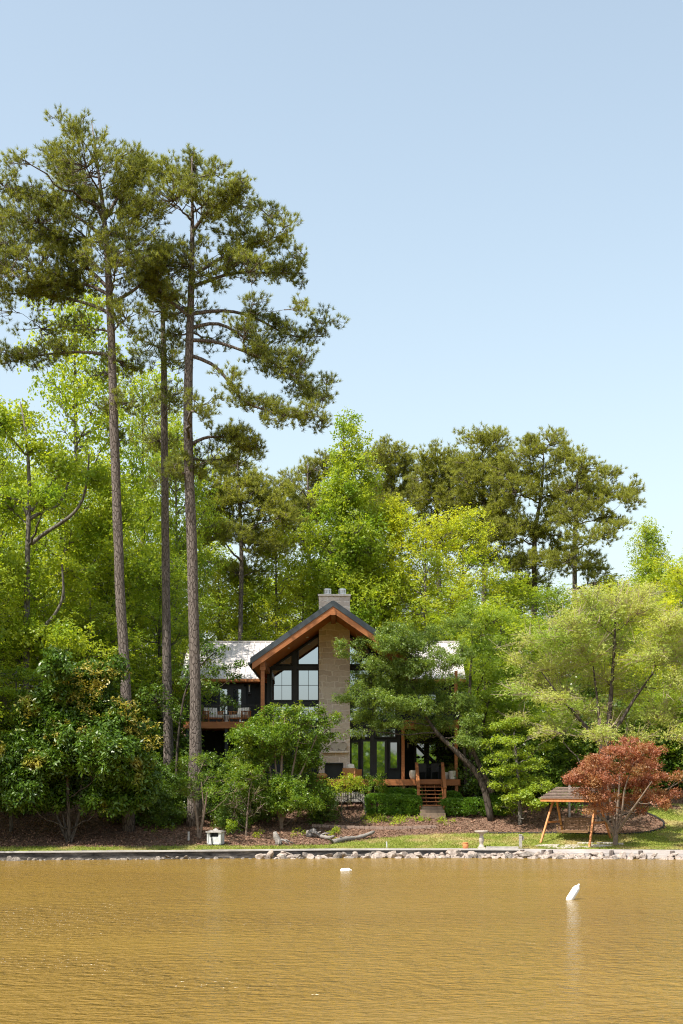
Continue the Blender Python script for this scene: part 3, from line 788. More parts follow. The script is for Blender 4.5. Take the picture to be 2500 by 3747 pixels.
# wings: walls, roof, eaves
WX0, WX1 = -9.0, 6.95
m = MB(); YW = 82.5
m.box(WX0, wl - .003, YW, YW + .2, 2.5, 9.85); m.box(wr + .003, WX1, YW, YW + .2, 2.5, 9.85)
for xs_, xe_ in ((WX0, wl), (wr, WX1)):
    n = int((xe_ - xs_) / .42)
    for i in range(1, n): m.box(xs_ + i * .42 - .025, xs_ + i * .42 + .025, YW - .025, YW, 3.75, 9.8)
for xg in (WX0, WX1 - .2):
    m.add([(xg, YW + .2, 2.5), (xg + .2, YW + .2, 2.5), (xg, 90.5, 2.5), (xg + .2, 90.5, 2.5), (xg, YW + .2, 9.85), (xg + .2, YW + .2, 9.85), (xg, 90.5, 9.85), (xg + .2, 90.5, 9.85), (xg, 86.5, 12.1), (xg + .2, 86.5, 12.1)],
          [(0, 1, 5, 4), (2, 6, 7, 3)], [(0, 4, 8, 6, 2), (1, 3, 7, 9, 5)], [(4, 5, 9, 8), (8, 9, 7, 6)])
m.box(WX0, WX1, 90.5, 90.7, 2.5, 9.85)
part('wall', m, 'charcoal', label='side wing walls in charcoal board and batten')
RX0, RX1 = X(659, 81.7), X(1705, 81.7); EZ, RZ_ = 9.79, 12.46
for (xa, xb), sides in (((RX0, wl), 0), ((wr, RX1), 1)):
    m = MB()
    xi = xb if sides == 0 else xa
    sec = [(81.7, EZ), (86.5, RZ_), (91.3, EZ), (91.3, EZ - .16), (86.5, RZ_ - .16), (81.7, EZ - .16)]
    v = [(xx, y, z) for xx in (xa, xb) for y, z in sec]
    m.add(v, [(0, 6, 7, 1), (1, 7, 8, 2), (2, 8, 9, 3), (3, 9, 10, 4), (4, 10, 11, 5), (5, 11, 6, 0)], [(0, 1, 4, 5), (1, 2, 3, 4), (6, 11, 10, 7), (7, 10, 9, 8)])
    xx = xa + .03
    while xx < xb:
        m.bar((xx, 81.71, EZ + .02), (xx, 86.5, RZ_ + .02), .03, .055); m.bar((xx, 86.5, RZ_ + .02), (xx, 91.29, EZ + .02), .03, .055); xx += .345
    m.box(xa, xb, 86.4, 86.6, RZ_ - .01, RZ_ + .06)
    part('roof', m, 'roof_metal', label='pale standing seam metal roof of the side wing')
    m = MB(); m.box(xa, xb, 81.56, 81.695, EZ - .20, EZ - .05); m.box(xa, xb, 81.8, 82.48, EZ - .24, EZ - .20); part('gutter', m, 'cedar_rough')
# upper deck left
DZ = 6.98
def railing(mb, xa, xb, y, z, h=.98, step=.095, dx=True):
    L = abs(xb - xa)
    def box(u0, u1, z0, z1, t):
        if dx: mb.box(u0, u1, y - t, y + t, z0, z1)
        else: mb.box(y - t, y + t, u0, u1, z0, z1)
    box(xa, xb, z + h - .045, z + h, .022); box(xa, xb, z + .08, z + .11, .015)
    u = xa + .05
    while u < xb: box(u - .008, u + .008, z + .11, z + h - .045, .008); u += step
    n = max(1, int(L / 1.8))
    for i in range(n + 1): box(xa + (xb - xa) * i / n - .025, xa + (xb - xa) * i / n + .025, z, z + h + .01, .025)
m = MB(); m.box(-8.9, wl - .04, 77.04, 82.47, DZ - .05, DZ); part('deck', m, 'cedar_rough', label='upper cedar deck left of the gable')
m = MB(); m.box(-8.92, wl - .035, 76.98, 77.038, DZ - .37, DZ + .004)
for yy in np.arange(77.5, 82.4, .6): m.box(-8.88, wl - .05, yy, yy + .06, DZ - .3, DZ - .053)
part('deck_beam', m, 'cedar')
m = MB(); railing(m, -8.85, wl - .08, 77.1, DZ); railing(m, 77.2, 82.4, -8.85, DZ, dx=False); part('railing', m, 'black_metal')
for xx in (-8.7, -6.5, -4.6):
    m = MB(); m.box(xx - .09, xx + .09, 77.1, 77.28, 2.0, DZ - .371); part('deck_post', m, 'charcoal')
# upper door, sidelight and lanterns of left wing
def wingx(px, D=82.4): return X(px, D)
kz = lambda py, D=82.4: Z(py, D)
door(wingx(795), wingx(842), DZ, kz(2512), YW - .11, (.17, .16, .16)); door(wingx(842.6), wingx(893), DZ, kz(2512), YW - .11, (.17, .16, .16), handle=wingx(848))
m = MB(); m.box(wingx(788), wingx(794.6), YW - .12, YW - .03, DZ, kz(2505)); m.box(wingx(893.4), wingx(900), YW - .12, YW - .03, DZ, kz(2505)); m.box(wingx(788), wingx(900), YW - .12, YW - .03, kz(2511.5), kz(2504)); part('door_frame', m, 'black_frame')
def lantern(x, z, y=YW - .12, h=.62):
    m_ = MB(); m_.box(x - .07, x + .07, y + .06, y + .1, z - h / 2, z + h / 2); m_.box(x - .085, x + .085, y - .09, y + .06, z + h * .36, z + h * .5); m_.box(x - .085, x + .085, y - .09, y + .06, z - h * .5, z - h * .42)
    for a in (-.075, .063): m_.box(x + a, x + a + .012, y - .085, y - .073, z - h * .42, z + h * .36)
    l_ = part('wall_lantern', m_, 'black_metal'); g_ = MB(); g_.box(x - .035, x + .035, y - .05, y + .02, z - h * .3, z + h * .25); part('lamp_glass', g_, 'lamp_glass', l_)
    g_ = MB(); g_.box(x - .03, x + .03, y - .045, y + .015, z + h * .25, z + h * .36); part('lamp_socket', g_, 'brass', l_)
lantern(wingx(913), kz(2521)); lantern(wingx(774), kz(2528))
# right wing upper window and deck, lower porch
window([(4.6, 7.1), (5.9, 7.1), (5.9, 8.9), (4.6, 8.9)], [5.25], [], YW - .1)
m = MB(); m.box(3.42, 6.50, 75.06, 82.47, DZ - .05, DZ); part('deck', m, 'cedar_rough', label='upper cedar deck over the right porch')
m = MB(); m.box(3.3, 6.52, 75.0, 75.058, DZ - .16, DZ + .004)
for yy in np.arange(75.5, 82.4, .6): m.box(3.42, 6.46, yy, yy + .06, DZ - .3, DZ - .053)
m.box(3.28, 6.46, 75.1, 75.3, 6.51, 6.815)
part('deck_beam', m, 'cedar')
m = MB(); railing(m, 3.45, 6.45, 75.12, DZ); railing(m, 75.2, 82.4, 6.44, DZ, dx=False); part('railing', m, 'black_metal')
for px in (1475, 1669):
    x = X(px, 75.2); m = MB(); m.box(x - .085, x + .085, 75.12, 75.29, 3.73, 6.508); part('porch_post', m, 'cedar')
for px in (1669,):
    x = X(px, 75.2); m = MB(); m.box(x - .085, x + .085, 75.14, 75.31, 1.9, 6.92); m.box(x-.08, x+.08, 75.14, 75.3, 7.99, 9.7); part('porch_post', m, 'cedar')
# lower deck
LZ = 3.725
m = MB()
m.box(-1.75, cx0 - .01, 74.66, 77.58, LZ - .06, LZ); m.box(cx0 - .01, cx1 + .01, 74.66, 75.98, LZ - .06, LZ); m.box(cx1 + .01, 6.44, 74.66, 77.45, LZ - .06, LZ); m.box(wr + .01, 6.44, 77.45, 82.47, LZ - .06, LZ)
part('deck', m, 'cedar_rough', label='low deck in front of the ground floor')
m = MB(); m.box(-1.78, 6.46, 74.58, 74.655, LZ - .33, LZ + .004); m.box(6.445, 6.50, 74.66, 82.4, LZ - .33, LZ + .002)
for xx in (-1.5, 1.5, 3.4, 6.3): m.box(xx - .08, xx + .08, 74.7, 74.86, 1.7, LZ - .065)
part('deck_beam', m, 'cedar')
# porch back wall doors, lanterns
yb = YW - .11
door(X(1515, yb), X(1561.5, yb), LZ + .02, Z(2709, yb), yb, (.16, .95, .2)); door(X(1562, yb), X(1609, yb), LZ + .02, Z(2709, yb), yb, (.16, .95, .2), handle=X(1567, yb))
lantern(X(1493, yb), Z(2729, yb), h=.5); lantern(X(1632, yb), Z(2740, yb), h=.5)
# stairs with rails
sx0, sx1 = X(1532, 74), X(1618, 74)
m = MB(); nst = 7
for i in range(nst):
    t = i / nst; y = 74.56 - t * 1.75; z = LZ - (i + 1) * .195 + .0
    m.box(sx0 + .02, sx1 - .02, y - .27, y, z - .045, z)
st = part('stairs', m, 'cedar')
m = MB()
for xx in (sx0 + .38, sx1 - .38):
    m.bar((xx, 74.5, LZ - .34), (xx, 72.75, LZ - .36 - 1.365), .05, .16)
for xx in (sx0, sx1): m.bar((xx, 74.55, LZ - .15), (xx, 72.65, LZ - 1.56), .05, .24)
part('stringer', m, 'cedar', st)
for xx in (sx0 - .07, sx1 + .07):
    m = MB()
    m.bar((xx, 74.7, LZ + .90), (xx, 72.85, LZ - .46), .17, .06)
    m.box(xx - .07, xx + .07, 74.42, 74.56, LZ, LZ + .83); m.box(xx - .07, xx + .07, 72.9, 73.04, LZ - 1.5, LZ - .42)
    for q in (.3, .62): m.bar((xx, 74.5, LZ - .02 + q - .1), (xx, 72.97, LZ - 1.12 + q - .1), .05, .06)
    part('stair_rail', m, 'cedar', st)
m = MB()
for i, py in enumerate((2952, 2964, 2976)):
    g = 72.85 - i * .30; x1_, x2_ = X(1538, 73), X(1622, 73)
    m.box(x1_ - .03 * i, x2_ + .03 * i, g - .14 + .003 * i, g + .4, 1.45, 2.28 - i * .17)
part('stone_step', m, 'step_stone')

# ================================================================== SMALL THINGS ABOUT THE HOUSE
def set_root(mb, name, mat, root, smooth=False):
    o = mb.build(name, M[mat], root, smooth); return o
# two deck chairs with white cushions
def armchair(loc, rz, label, group):
    r = empty('armchair', loc, label, 'chair', group, rz)
    m = MB(); w, d = .45, .42
    for sx in (-1, 1):
        for sy in (-1, 1): m.box(sx * w - .035 * (sx > 0) , sx * w + .035 * (sx < 0), sy * d - .03, sy * d + .03, 0, .6)
        m.box(sx * w - .04, sx * w + .04, -d - .03, d + .03, .602, .645)
        [m.box(sx * w - .012, sx * w + .012, -d + .06 + .13 * u, -d + .09 + .13 * u, .20, .60) for u in range(6)]
    m.box(-w + .04, w - .04, -d, d, .2, .27); m.box(-w + .04, w - .04, d - .03, d + .03, .27, .68)
    set_root(m, 'frame', 'swing_wood', r)
    m = MB(); m.box(-w + .05, w - .05, -d - .02, d - .05, .272, .43); set_root(m, 'seat_cushion', 'cushion', r)
    m = MB(); m.add([(-w + .06, d - .22, .43), (w - .06, d - .22, .43), (-w + .06, d - .05, .43), (w - .06, d - .05, .43), (-w + .05, d - .12, .86), (w - .05, d - .12, .86), (-w + .07, d + .04, .84), (w - .07, d + .04, .84)],
                    [(0, 1, 5, 4), (2, 6, 7, 3), (0, 4, 6, 2), (1, 3, 7, 5), (4, 5, 7, 6), (0, 2, 3, 1)]); set_root(m, 'back_cushion', 'cushion', r)
    return r
c = armchair((X(879, 78), 78.0, DZ + .002), R(-34), 'cedar armchair with white cushions on the upper deck, the one nearer the gable', 'armchairs on the upper deck')
c2 = copy_tree(c); c2.location = (X(779, 78.0), 78.0, DZ + .002); c2.rotation_euler.z = R(30); c2['label'] = 'cedar armchair with white cushions on the upper deck, beside the tall pine trunk'
m = MB(); m.lathe([(.13, 0), (.15, .02), (.11, .10), (.22, .32), (.235, .40), (.20, .42)], 18)
tag(m.build('side_table', M['ceramic'], None, True, (X(828, 77.8), 77.8, DZ + .002)), 'small white goblet shaped side table between two deck armchairs', 'side table')

# discs on the mantel
mz = Z(2747, 75.8) + .002
for i, (px, lab) in enumerate(((1226.5, 'carved stone swirl disc on the mantel, half behind another disc'), (1255, 'carved stone swirl disc on the mantel, nearest the chimney edge'))):
    y = 75.86 + .05 * (1 - i); x = X(px, y); r = .25
    root = empty('swirl_disc', (x, y, mz), lab, 'sculpture', 'carved discs on the mantel')
    an = np.linspace(0, 2 * math.pi, 36, endpoint=False)
    m = MB(); m.prism([(r * math.cos(a), r + r * math.sin(a)) for a in an], 0, .05); set_root(m, 'disc', 'carved', root)
    # swirl: comma shape raised on the disc
    sgn = 1 if i else -1
    oc = [(r * .97 * math.cos(a), r + r * .97 * math.sin(a)) for a in np.linspace(-.9, 1.9, 16)]
    ic = [(.10 + .16 * math.cos(a) - .02, r + .02 + .16 * math.sin(a)) for a in np.linspace(2.2, -1.9 + .6, 14)]
    m = MB(); m.prism([(sgn * a, b) for a, b in (oc + ic)][::sgn], -.02, -.001); set_root(m, 'swirl', 'carved_dark', root)

# wicker armchair, ball, urns, planters on the lower deck
r = empty('wicker_chair', (X(1290, 75.4), 75.4, LZ + .002), 'brown wicker armchair with a white cushion beside the stone fireplace', 'chair', None, R(150))
m = MB(); m.box(-.38, .38, -.36, .36, .05, .32); m.box(-.40, -.28, -.36, .38, .32, .56); m.box(.28, .40, -.36, .38, .32, .56); m.box(-.40, .40, .28, .40, .32, .62)
for sx in (-.34, .34):
    for sy in (-.32, .32): m.box(sx - .03, sx + .03, sy - .03, sy + .03, 0, .05)
set_root(m, 'frame', 'wicker', r)
m = MB(); m.box(-.27, .27, -.34, .27, .322, .42); set_root(m, 'seat_cushion', 'cushion', r)
m = MB(); m.lathe([(.05, -.21), (.19, -.17), (.23, 0), (.19, .17), (.05, .21)], 14, (0, .2, .65), 1.1, .45); set_root(m, 'back_cushion', 'cushion', r, True)
m = MB(); m.lathe([(.02, 0), (.16, .03), (.27, .10), (.31, .19), (.27, .28), (.15, .345), (.02, .36)], 20)
tag(m.build('ball_pouf', M['wicker'], None, True, (X(1179, 75), 75.0, LZ + .002)), 'round tan ball resting by the corner of the stone fireplace', 'ball')
def pot(px, D, prof, name, label, mat, plant=None, group=None):
    root = empty(name, (X(px, D), D, LZ + .002), label, 'planter', group)
    m_ = MB(); m_.lathe(prof, 20); set_root(m_, 'pot', mat, root, True)
    if plant:
        h, r_, nl, mt = plant; top = prof[-1][1] - .05; q = MB()
        C = np.array([[0, 0, top + h * .5]]) ; leaf_clumps(q, np.repeat(C, 6, 0) + rng.standard_normal((6, 3)) * [r_ * .5, r_ * .5, h * .25], np.full((6, 3), r_ * .6), nl, 5, .09, .5)
        for _ in range(8):
            e = rng.standard_normal(3) * [r_ * .5, r_ * .5, .1]; q.tube([(0, 0, top - .05), (e[0] * .5, e[1] * .5, top + h * .4), (e[0], e[1], top + h + e[2])], [.008, .006, .004], 3)
        set_root(q, 'plant', mt, root)
    return root
pot(1511, 75.1, [(.09, 0), (.13, .02), (.19, .16), (.205, .32), (.19, .43), (.165, .47), (.18, .50), (.16, .5), (.14, .46)], 'ceramic_urn', 'tall pale ceramic urn beside the left stair rail on the low deck', 'ceramic')
pot(1632, 75.6, [(.13, 0), (.16, .02), (.18, .25), (.19, .40), (.17, .40), (.16, .36)], 'planter_pot', 'grey pot with leafy plant between right stair rail and porch post', 'ceramic', (.35, .22, 8, 'myrtle_leaf'))
pot(1655, 75.0, [(.16, 0), (.185, .015), (.19, .05), (.185, .055), (.205, .30), (.21, .46), (.19, .47), (.18, .42)], 'planter_pot', 'stout cream pot with a thin twiggy plant in front of porch post', 'ceramic', (.40, .18, 3, 'twig_leaf'))
# dark dining set in the porch shade
r = empty('porch_table', (X(1568, 79), 79.0, LZ + .002), 'dark table in the shade of the covered porch', 'table')
m = MB(); m.box(-.75, .75, -.45, .45, .70, .75); set_root(m, 'table_top', 'black_metal', r)
for sx in (-.68, .68):
    for sy in (-.4, .4): m = MB(); m.box(sx - .03, sx + .03, sy - .03, sy + .03, 0, .7); set_root(m, 'leg', 'black_metal', r)
def pchair(x, y, rz, lab):
    r_ = empty('porch_chair', (x, y, LZ + .002), lab, 'chair', 'dark chairs on the porch', rz)
    m_ = MB(); m_.box(-.23, .23, -.22, .22, .42, .46); set_root(m_, 'seat', 'black_metal', r_)
    m_ = MB(); m_.box(-.23, .23, .19, .23, .46, .92); set_root(m_, 'backrest', 'black_metal', r_)
    for sx in (-.2, .2):
        for sy in (-.19, .19): m_ = MB(); m_.box(sx - .018, sx + .018, sy - .018, sy + .018, 0, .42); set_root(m_, 'leg', 'black_metal', r_)
    return r_
q = pchair(X(1545, 78.2), 78.2, R(180), 'dark chair at the porch table behind the left stair rail')
q2 = copy_tree(q); q2.location.x = X(1592, 78.2); q2['label'] = 'dark chair at the porch table behind the right stair rail'

# ------------------------------------------------------------------ garden things
# weathered bench with vertical slats
g = gpt(1280, 2962); r = empty('garden_bench', g, 'weathered grey slatted garden bench behind the twiggy vine', 'bench', None, R(4))
m = MB()
for i in range(17):
    x = -.74 + i * .0925; m.box(x - .03, x + .03, .25, .275, .42, .95 + .02 * math.sin(i * 2.1))
m.box(-.78, .78, .276, .31, .80, .88); m.box(-.78, .78, .276, .31, .46, .53); set_root(m, 'backrest', 'old_wood', r)
m = MB()
for i in range(4): m.box(-.78, .78, -.26 + i * .12, -.17 + i * .12, .40, .425)
set_root(m, 'seat', 'old_wood', r)
for sx in (-.78, .78):
    m = MB(); m.box(sx - .04, sx + .04, .24, .32, 0, 1.0); m.box(sx - .04, sx + .04, -.27, -.19, 0, .64); m.box(sx - .05, sx + .05, -.3, .24, .642, .68); set_root(m, 'leg', 'old_wood', r)
# hoop
g = gpt(1293, 3012); m = MB(); a = np.linspace(0, 2 * math.pi, 41)
m.tube(np.stack([.66 * np.cos(a), .05 * np.sin(a * 2), .66 + .64 * np.sin(a)], -1), .018, 6)
tag(m.build('metal_hoop', M['black_metal'], None, True, g), 'large thin black metal hoop standing in front of the grey bench', 'hoop')
# logs and driftwood
def log(name, px0, py0, px1, py1, r0, r1, label, knots=0, lift=.05):
    a = gpt(px0, py0); b = gpt(px1, py1); n = 14; t = np.linspace(0, 1, n)[:, None]
    p = a + (b - a) * t; p[:, 2] = ground(p[:, 0], p[:, 1]) + np.linspace(r0, r1, n) * .7 + lift * t[:, 0] ** 2 * 4
    p -= a; m_ = MB(); m_.tube(p + np.stack([0 * t[:, 0], .06 * np.sin(t[:, 0] * 5), .03 * np.sin(t[:, 0] * 7)], -1), np.linspace(r0, r1, n) * (1 + .12 * rng.standard_normal(n)), 9, True, .10)
    for _ in range(knots):
        i = rng.integers(0, 5); e = p[i] + np.array([rng.normal(0, .35), rng.normal(0, .2), .02 + .25 * rng.random()]); m_.tube([p[i], (p[i] + e) / 2 + [0, 0, .06], e], [.07, .05, .02], 6, True, .1)
    return tag(m_.build(name, M['driftwood'], None, True, a), label, 'log')
log('driftwood_log', 1218, 3088, 1368, 3064, .13, .08, 'long bleached driftwood log lying at the lawn edge', 2)
log('driftwood_log', 1150, 3062, 1222, 3080, .12, .07, 'dim grey driftwood piece up the slope left of the long log', 4)
def stump(px, py, h, r0, label, nroots, lean=.1):
    g_ = gpt(px, py); m_ = MB()
    m_.tube([(0, 0, -.1), (.02, 0, .15), (-lean, 0, h * .6), (-lean * 1.6, .02, h)], [r0 * 1.2, r0, r0 * .8, r0 * .55], 10, True, .16)
    for i in range(nroots):
        a_ = rng.random() * 3.1 - 1.9; L_ = .4 + .6 * rng.random(); e = np.array([abs(math.cos(a_)) * L_, math.sin(a_) * L_ * .5 - .1, .02])
        m_.tube([(0, 0, .22), tuple(e * .5 + [0, 0, .2]), tuple(e)], [.07, .05, .02], 6, True, .1)
    return tag(m_.build('driftwood_stump', M['driftwood'], None, True, g_), label, 'stump')
stump(1020, 3090, .62, .17, 'upright bleached stump with bare roots near the white box', 6, .12)
stump(1135, 3058, .34, .20, 'squat twisted grey stump lying in leaf litter', 8, -.15)

# white pump box
g = gpt(790, 3089); r = empty('pump_box', g, 'small white wooden box with slotted front near the water', 'box', None, R(-12))
m = MB(); w, h = .34, .56
m.box(-w, w, -.3, .3, .0, .36); m.box(-w, -.22, -.3, .3, .36, h); m.box(.22, w, -.3, .3, .36, h); m.box(-.22, .22, .1, .3, .36, h)
for sx in (-w, w - .06): m.box(sx - .004, sx + .064, -.325, -.3, 0, h - .02)
m.box(-w, w, -.325, -.3, 0, .06)
set_root(m, 'body', 'white_paint', r)
m = MB(); m.box(-.219, .219, -.02, .098, .362, h - .002); set_root(m, 'slot_shade', 'black_frame', r)  # black panel painting in the shade of the open recess
m = MB(); m.box(-w - .05, w + .05, -.37, .35, h + .002, h + .06); m.box(-w + .04, w - .04, -.28, .26, h + .06, h + .1); m.lathe([(.14, 0), (.12, .05), (.05, .08), (.03, .12)], 10, (0, 0, h + .1)); set_root(m, 'lid', 'old_wood', r)
m = MB(); m.tube([(-.12, -.2, .46), (-.14, -.38, .44), (-.10, -.36, .25), (-.08, -.35, .02)], .022, 6); set_root(m, 'hose', 'black_metal', r, True)
def stake(name, px, py, h, w_, mat, label, cat, lean=0.):
    g_ = gpt(px, py); m_ = MB(); m_.bar((0, 0, -.15), (lean, 0, h), w_, w_, (0, 1, 0)); return tag(m_.build(name, M[mat], None, False, g_), label, cat)
stake('short_post', 691, 3078, .46, .09, 'old_wood', 'short grey post in leaf litter left of the white box', 'post')
stake('marker_stake', 1417, 3104, .32, .055, 'white_paint', 'thin white marker stake at the seawall edge', 'stake', -.03)
g = gpt(1905, 3103); r = empty('dock_post', g, 'short weathered post with a small bracket at the lawn edge', 'post')
m = MB(); m.box(-.07, .07, -.07, .07, -.2, .62); m.box(-.085, .085, -.085, .085, .62, .65); set_root(m, 'post', 'old_wood', r)
m = MB(); m.box(.072, .15, -.03, .03, .36, .56); set_root(m, 'bracket', 'driftwood', r)
stake('garden_pole', 1995, 3022, 1.2, .035, 'dark_post', 'thin dark pole standing in the mulch behind the swing', 'pole')
g = gpt(2084, 2990); r = empty('birdhouse_pole', g, 'grey green wooden pole under the maple leaves behind the swing', 'pole')
m = MB(); m.box(-.05, .05, -.05, .05, -.2, 1.75); set_root(m, 'pole', 'old_wood', r)
# terracotta lantern pot
g = gpt(1704, 3106); r = empty('terracotta_pot', g, 'orange terracotta pot with small handles on the seawall edge', 'pot')
m = MB(); m.lathe([(.09, 0), (.12, .02), (.14, .12), (.125, .22), (.10, .25), (.125, .28), (.125, .30), (.09, .30), (.08, .2)], 18); set_root(m, 'body', 'terracotta', r, True)
for s in (-1, 1):
    m = MB(); m.tube([(s * .11, 0, .25), (s * .17, 0, .22), (s * .13, 0, .15)], .016, 6); set_root(m, 'handle', 'terracotta', r, True)
# birdbath
g = gpt(1762, 3105); r = empty('birdbath', g, 'pale stone birdbath with scalloped bowl on the lawn edge', 'birdbath')
m = MB(); m.box(-.17, .17, -.17, .17, 0, .07); m.lathe([(.15, .07), (.13, .12), (.10, .17), (.085, .24), (.12, .36), (.125, .45), (.10, .55), (.075, .60), (.10, .66), (.12, .69)], 18); set_root(m, 'pedestal', 'bath_stone', r)
m = MB(); k_ = 28; a = np.arange(k_) / k_ * 2 * math.pi
prof = [(.10, .69), (.16, .71), (.28, .77), (.33, .84), (.30, .85), (.24, .80), (.02, .77)]
v = np.array([[rr * (1 + (.035 * math.cos(t * 10) if rr > .25 else 0)) * math.cos(t), rr * (1 + (.035 * math.cos(t * 10) if rr > .25 else 0)) * math.sin(t), z] for rr, z in prof for t in a])
i = np.arange(len(prof) - 1)[:, None] * k_; j = np.arange(k_)[None]; j2 = (j + 1) % k_
m.add(v, np.stack([i + j, i + j2, i + k_ + j2, i + k_ + j], -1).reshape(-1, 4), [list(range((len(prof) - 1) * k_, len(prof) * k_))]); set_root(m, 'bowl', 'bath_stone', r, True)

# swing frame with shake roof
gc = np.array([X(2108, 66.7), 66.75, 0]); gc[2] = G(gc[0], gc[1])
AZ = R(-36)
r = empty('swing_frame', gc, 'orange wooden A frame garden swing stand with a shake roof', 'swing frame', None, AZ)
ca, sa = math.cos(AZ), math.sin(AZ)
def gz_at(lx, ly): return G(gc[0] + lx * ca - ly * sa, gc[1] + lx * sa + ly * ca) - gc[2]
hb = 1.16; HT = 2.02
for sx in (-hb, hb):
    for sy in (-1, 1):
        m = MB(); bx_, by_ = sx * 1.12, sy * 1.22
        m.bar((bx_, by_, gz_at(bx_, by_) - .05), (sx * .97, sy * .17, HT), .085, .085, (1, 0, 0)); set_root(m, 'leg', 'swing_wood', r)
    m = MB(); m.box(sx - .03, sx + .03, -.62, .62, .88, .98); set_root(m, 'crossbar', 'swing_wood', r)
m = MB(); m.box(-1.35, 1.35, -.06, .06, HT - .12, HT + .06); set_root(m, 'top_beam', 'swing_wood', r)
m = MB(); rw, rl_, re = .82, 1.5, 1.94
rz1 = 2.62
m.box(-rl_, rl_, -rw, -rw + .05, re, re + .14); m.box(-rl_, rl_, rw - .05, rw, re, re + .14); m.box(-rl_, -rl_ + .05, -rw + .05, rw - .05, re, re + .14); m.box(rl_ - .05, rl_, -rw + .05, rw - .05, re, re + .14)
set_root(m, 'roof_fascia', 'swing_wood', r)
m = MB(); nl = 8
for i in range(nl):
    t0, t1 = i / nl, (i + 1.15) / nl; z0 = re + .15 + (rz1 - re - .1) * t0; z1 = z0 + (rz1 - re) / nl * .25
    for s in (-1, 1):
        ya, yb_ = s * (rw + .05) * (1 - t0), s * (rw + .05) * max(0, 1 - t1); hl = (rl_ + .06) * (1 - .38 * t0)
        m.add([(-hl, ya, z0), (hl, ya, z0), (hl * .97, yb_, z1 + .0), (-hl * .97, yb_, z1 + .0), (-hl, ya, z0 + .028), (hl, ya, z0 + .028), (hl * .97, yb_, z1 + .028), (-hl * .97, yb_, z1 + .028)],
              [(0, 3, 2, 1), (4, 5, 6, 7), (0, 1, 5, 4), (2, 3, 7, 6), (1, 2, 6, 5), (3, 0, 4, 7)])
    hx = (rl_ + .06) * (1 - .38 * t0)
    for s in (-1, 1):
        m.bar((s * hx, -(rw + .04) * (1 - t0), z0 + .02), (s * hx, (rw + .04) * (1 - t0), z0 + .02), .05, .045)
set_root(m, 'roof', 'shake', r)
b = empty('bench_swing', gc + [0, 0, .0], 'brown slatted two seat bench hanging under the shake roof', 'bench swing', None, AZ)
m = MB()
for i in range(7): m.box(-.82, .82, -.36 + i * .085, -.29 + i * .085, .50, .53)
m.box(-.8, .8, -.35, -.31, .43, .498); set_root(m, 'seat', 'bench_wood', b)
m = MB()
for i in range(8): z = .58 + i * .072; m.box(-.82, .82, .26 + i * .02, .285 + i * .02, z, z + .052)
for xx in (-.78, 0, .78): m.bar((xx, .29, .45), (xx, .46, 1.16), .05, .03, (1, 0, 0))
set_root(m, 'backrest', 'bench_wood', b)
for s in (-1, 1):
    m = MB(); m.box(s * .84 - .04, s * .84 + .04, -.36, .36, .74, .775); m.box(s * .84 - .03, s * .84 + .03, -.33, -.27, .5, .74); set_root(m, 'armrest', 'bench_wood', b)
    m = MB(); m.tube([(s * .88, -.28, .78), (s * .9, -.02, HT - .12)], .009, 5); m.tube([(s * .88, .33, .78), (s * .9, .02, HT - .12)], .009, 5); set_root(m, 'chain', 'black_metal', b)

# floats in the water
def fender(name, p, d, L, r0, label):
    root = empty(name, p, label, 'float', 'white dock floats in the water')
    d = unit(np.array(d, float)); ts = [0, .04, .10, .2, .5, .8, .90, .96, 1.0]; rs = [.35, .5, .85, 1, 1, 1, .85, .5, .35]
    m_ = MB(); m_.tube([d * L * t for t in ts], [r0 * q for q in rs], 18); set_root(m_, 'body', 'white_vinyl', root, True)
    m_ = MB(); m_.tube([d * L * 1.0, d * L * 1.05, d * L * 1.09], [r0 * .3, r0 * .32, r0 * .2], 10)
    a_ = np.linspace(0, 6.28, 9)
    set_root(m_, 'end_eye', 'white_vinyl', root, True)
    m_ = MB()
    for k_ in range(10):
        t = k_ / 10 * 6.283; u_ = unit(np.cross(d, [0.1, 1, 0])); v_ = np.cross(u_, d)
        o_ = (u_ * math.cos(t) + v_ * math.sin(t)) * r0 * 1.0; m_.tube([d * L * .2 + o_, d * L * .8 + o_], r0 * .05, 4)
    set_root(m_, 'rib', 'white_vinyl', root)
    return root
D1 = CAMZ * F / (3292 - HORIZ); p = np.array([X(2076, D1), D1, -.10]); fender('dock_float', p, (.45, .25, .62), .66, .105, 'white ribbed dock float tilted up out of the water')
D2 = CAMZ * F / (3188 - HORIZ); p = np.array([X(1245, D2), D2, .03]); fender('dock_float', p, (1, .1, .015), .44, .085, 'white dock float lying flat on the water near the far bank')

# ================================================================== TREES
def broad_px(name, label, trunk_px, D, lobes, leafmat, barkmat, dens=2.2, spread=1.0, depth=1.0, stems=None, base_fix=True, cat='tree', group=None, **kw):
    tr = trunk_from_px(trunk_px, D); gz = G(tr[0, 0], D); base = np.array([tr[0, 0], D, gz])
    tr[0, 2] = min(tr[0, 2], gz - .15)
    lb = [(rel(c, base), r, n) for c, r, n in lobes_px(lobes, D, dens, spread, 0, depth)]
    tr[:, :3] -= base
    st = []
    for s in (stems or []):
        q = trunk_from_px(s, D); q[:, :3] -= base; q[:, 1] += np.linspace(0, rng.normal(0, .5), len(q)); st.append(q)
    return broad(name, label, base, tr, lb, leafmat, barkmat, cat, group, stems=st, **kw)

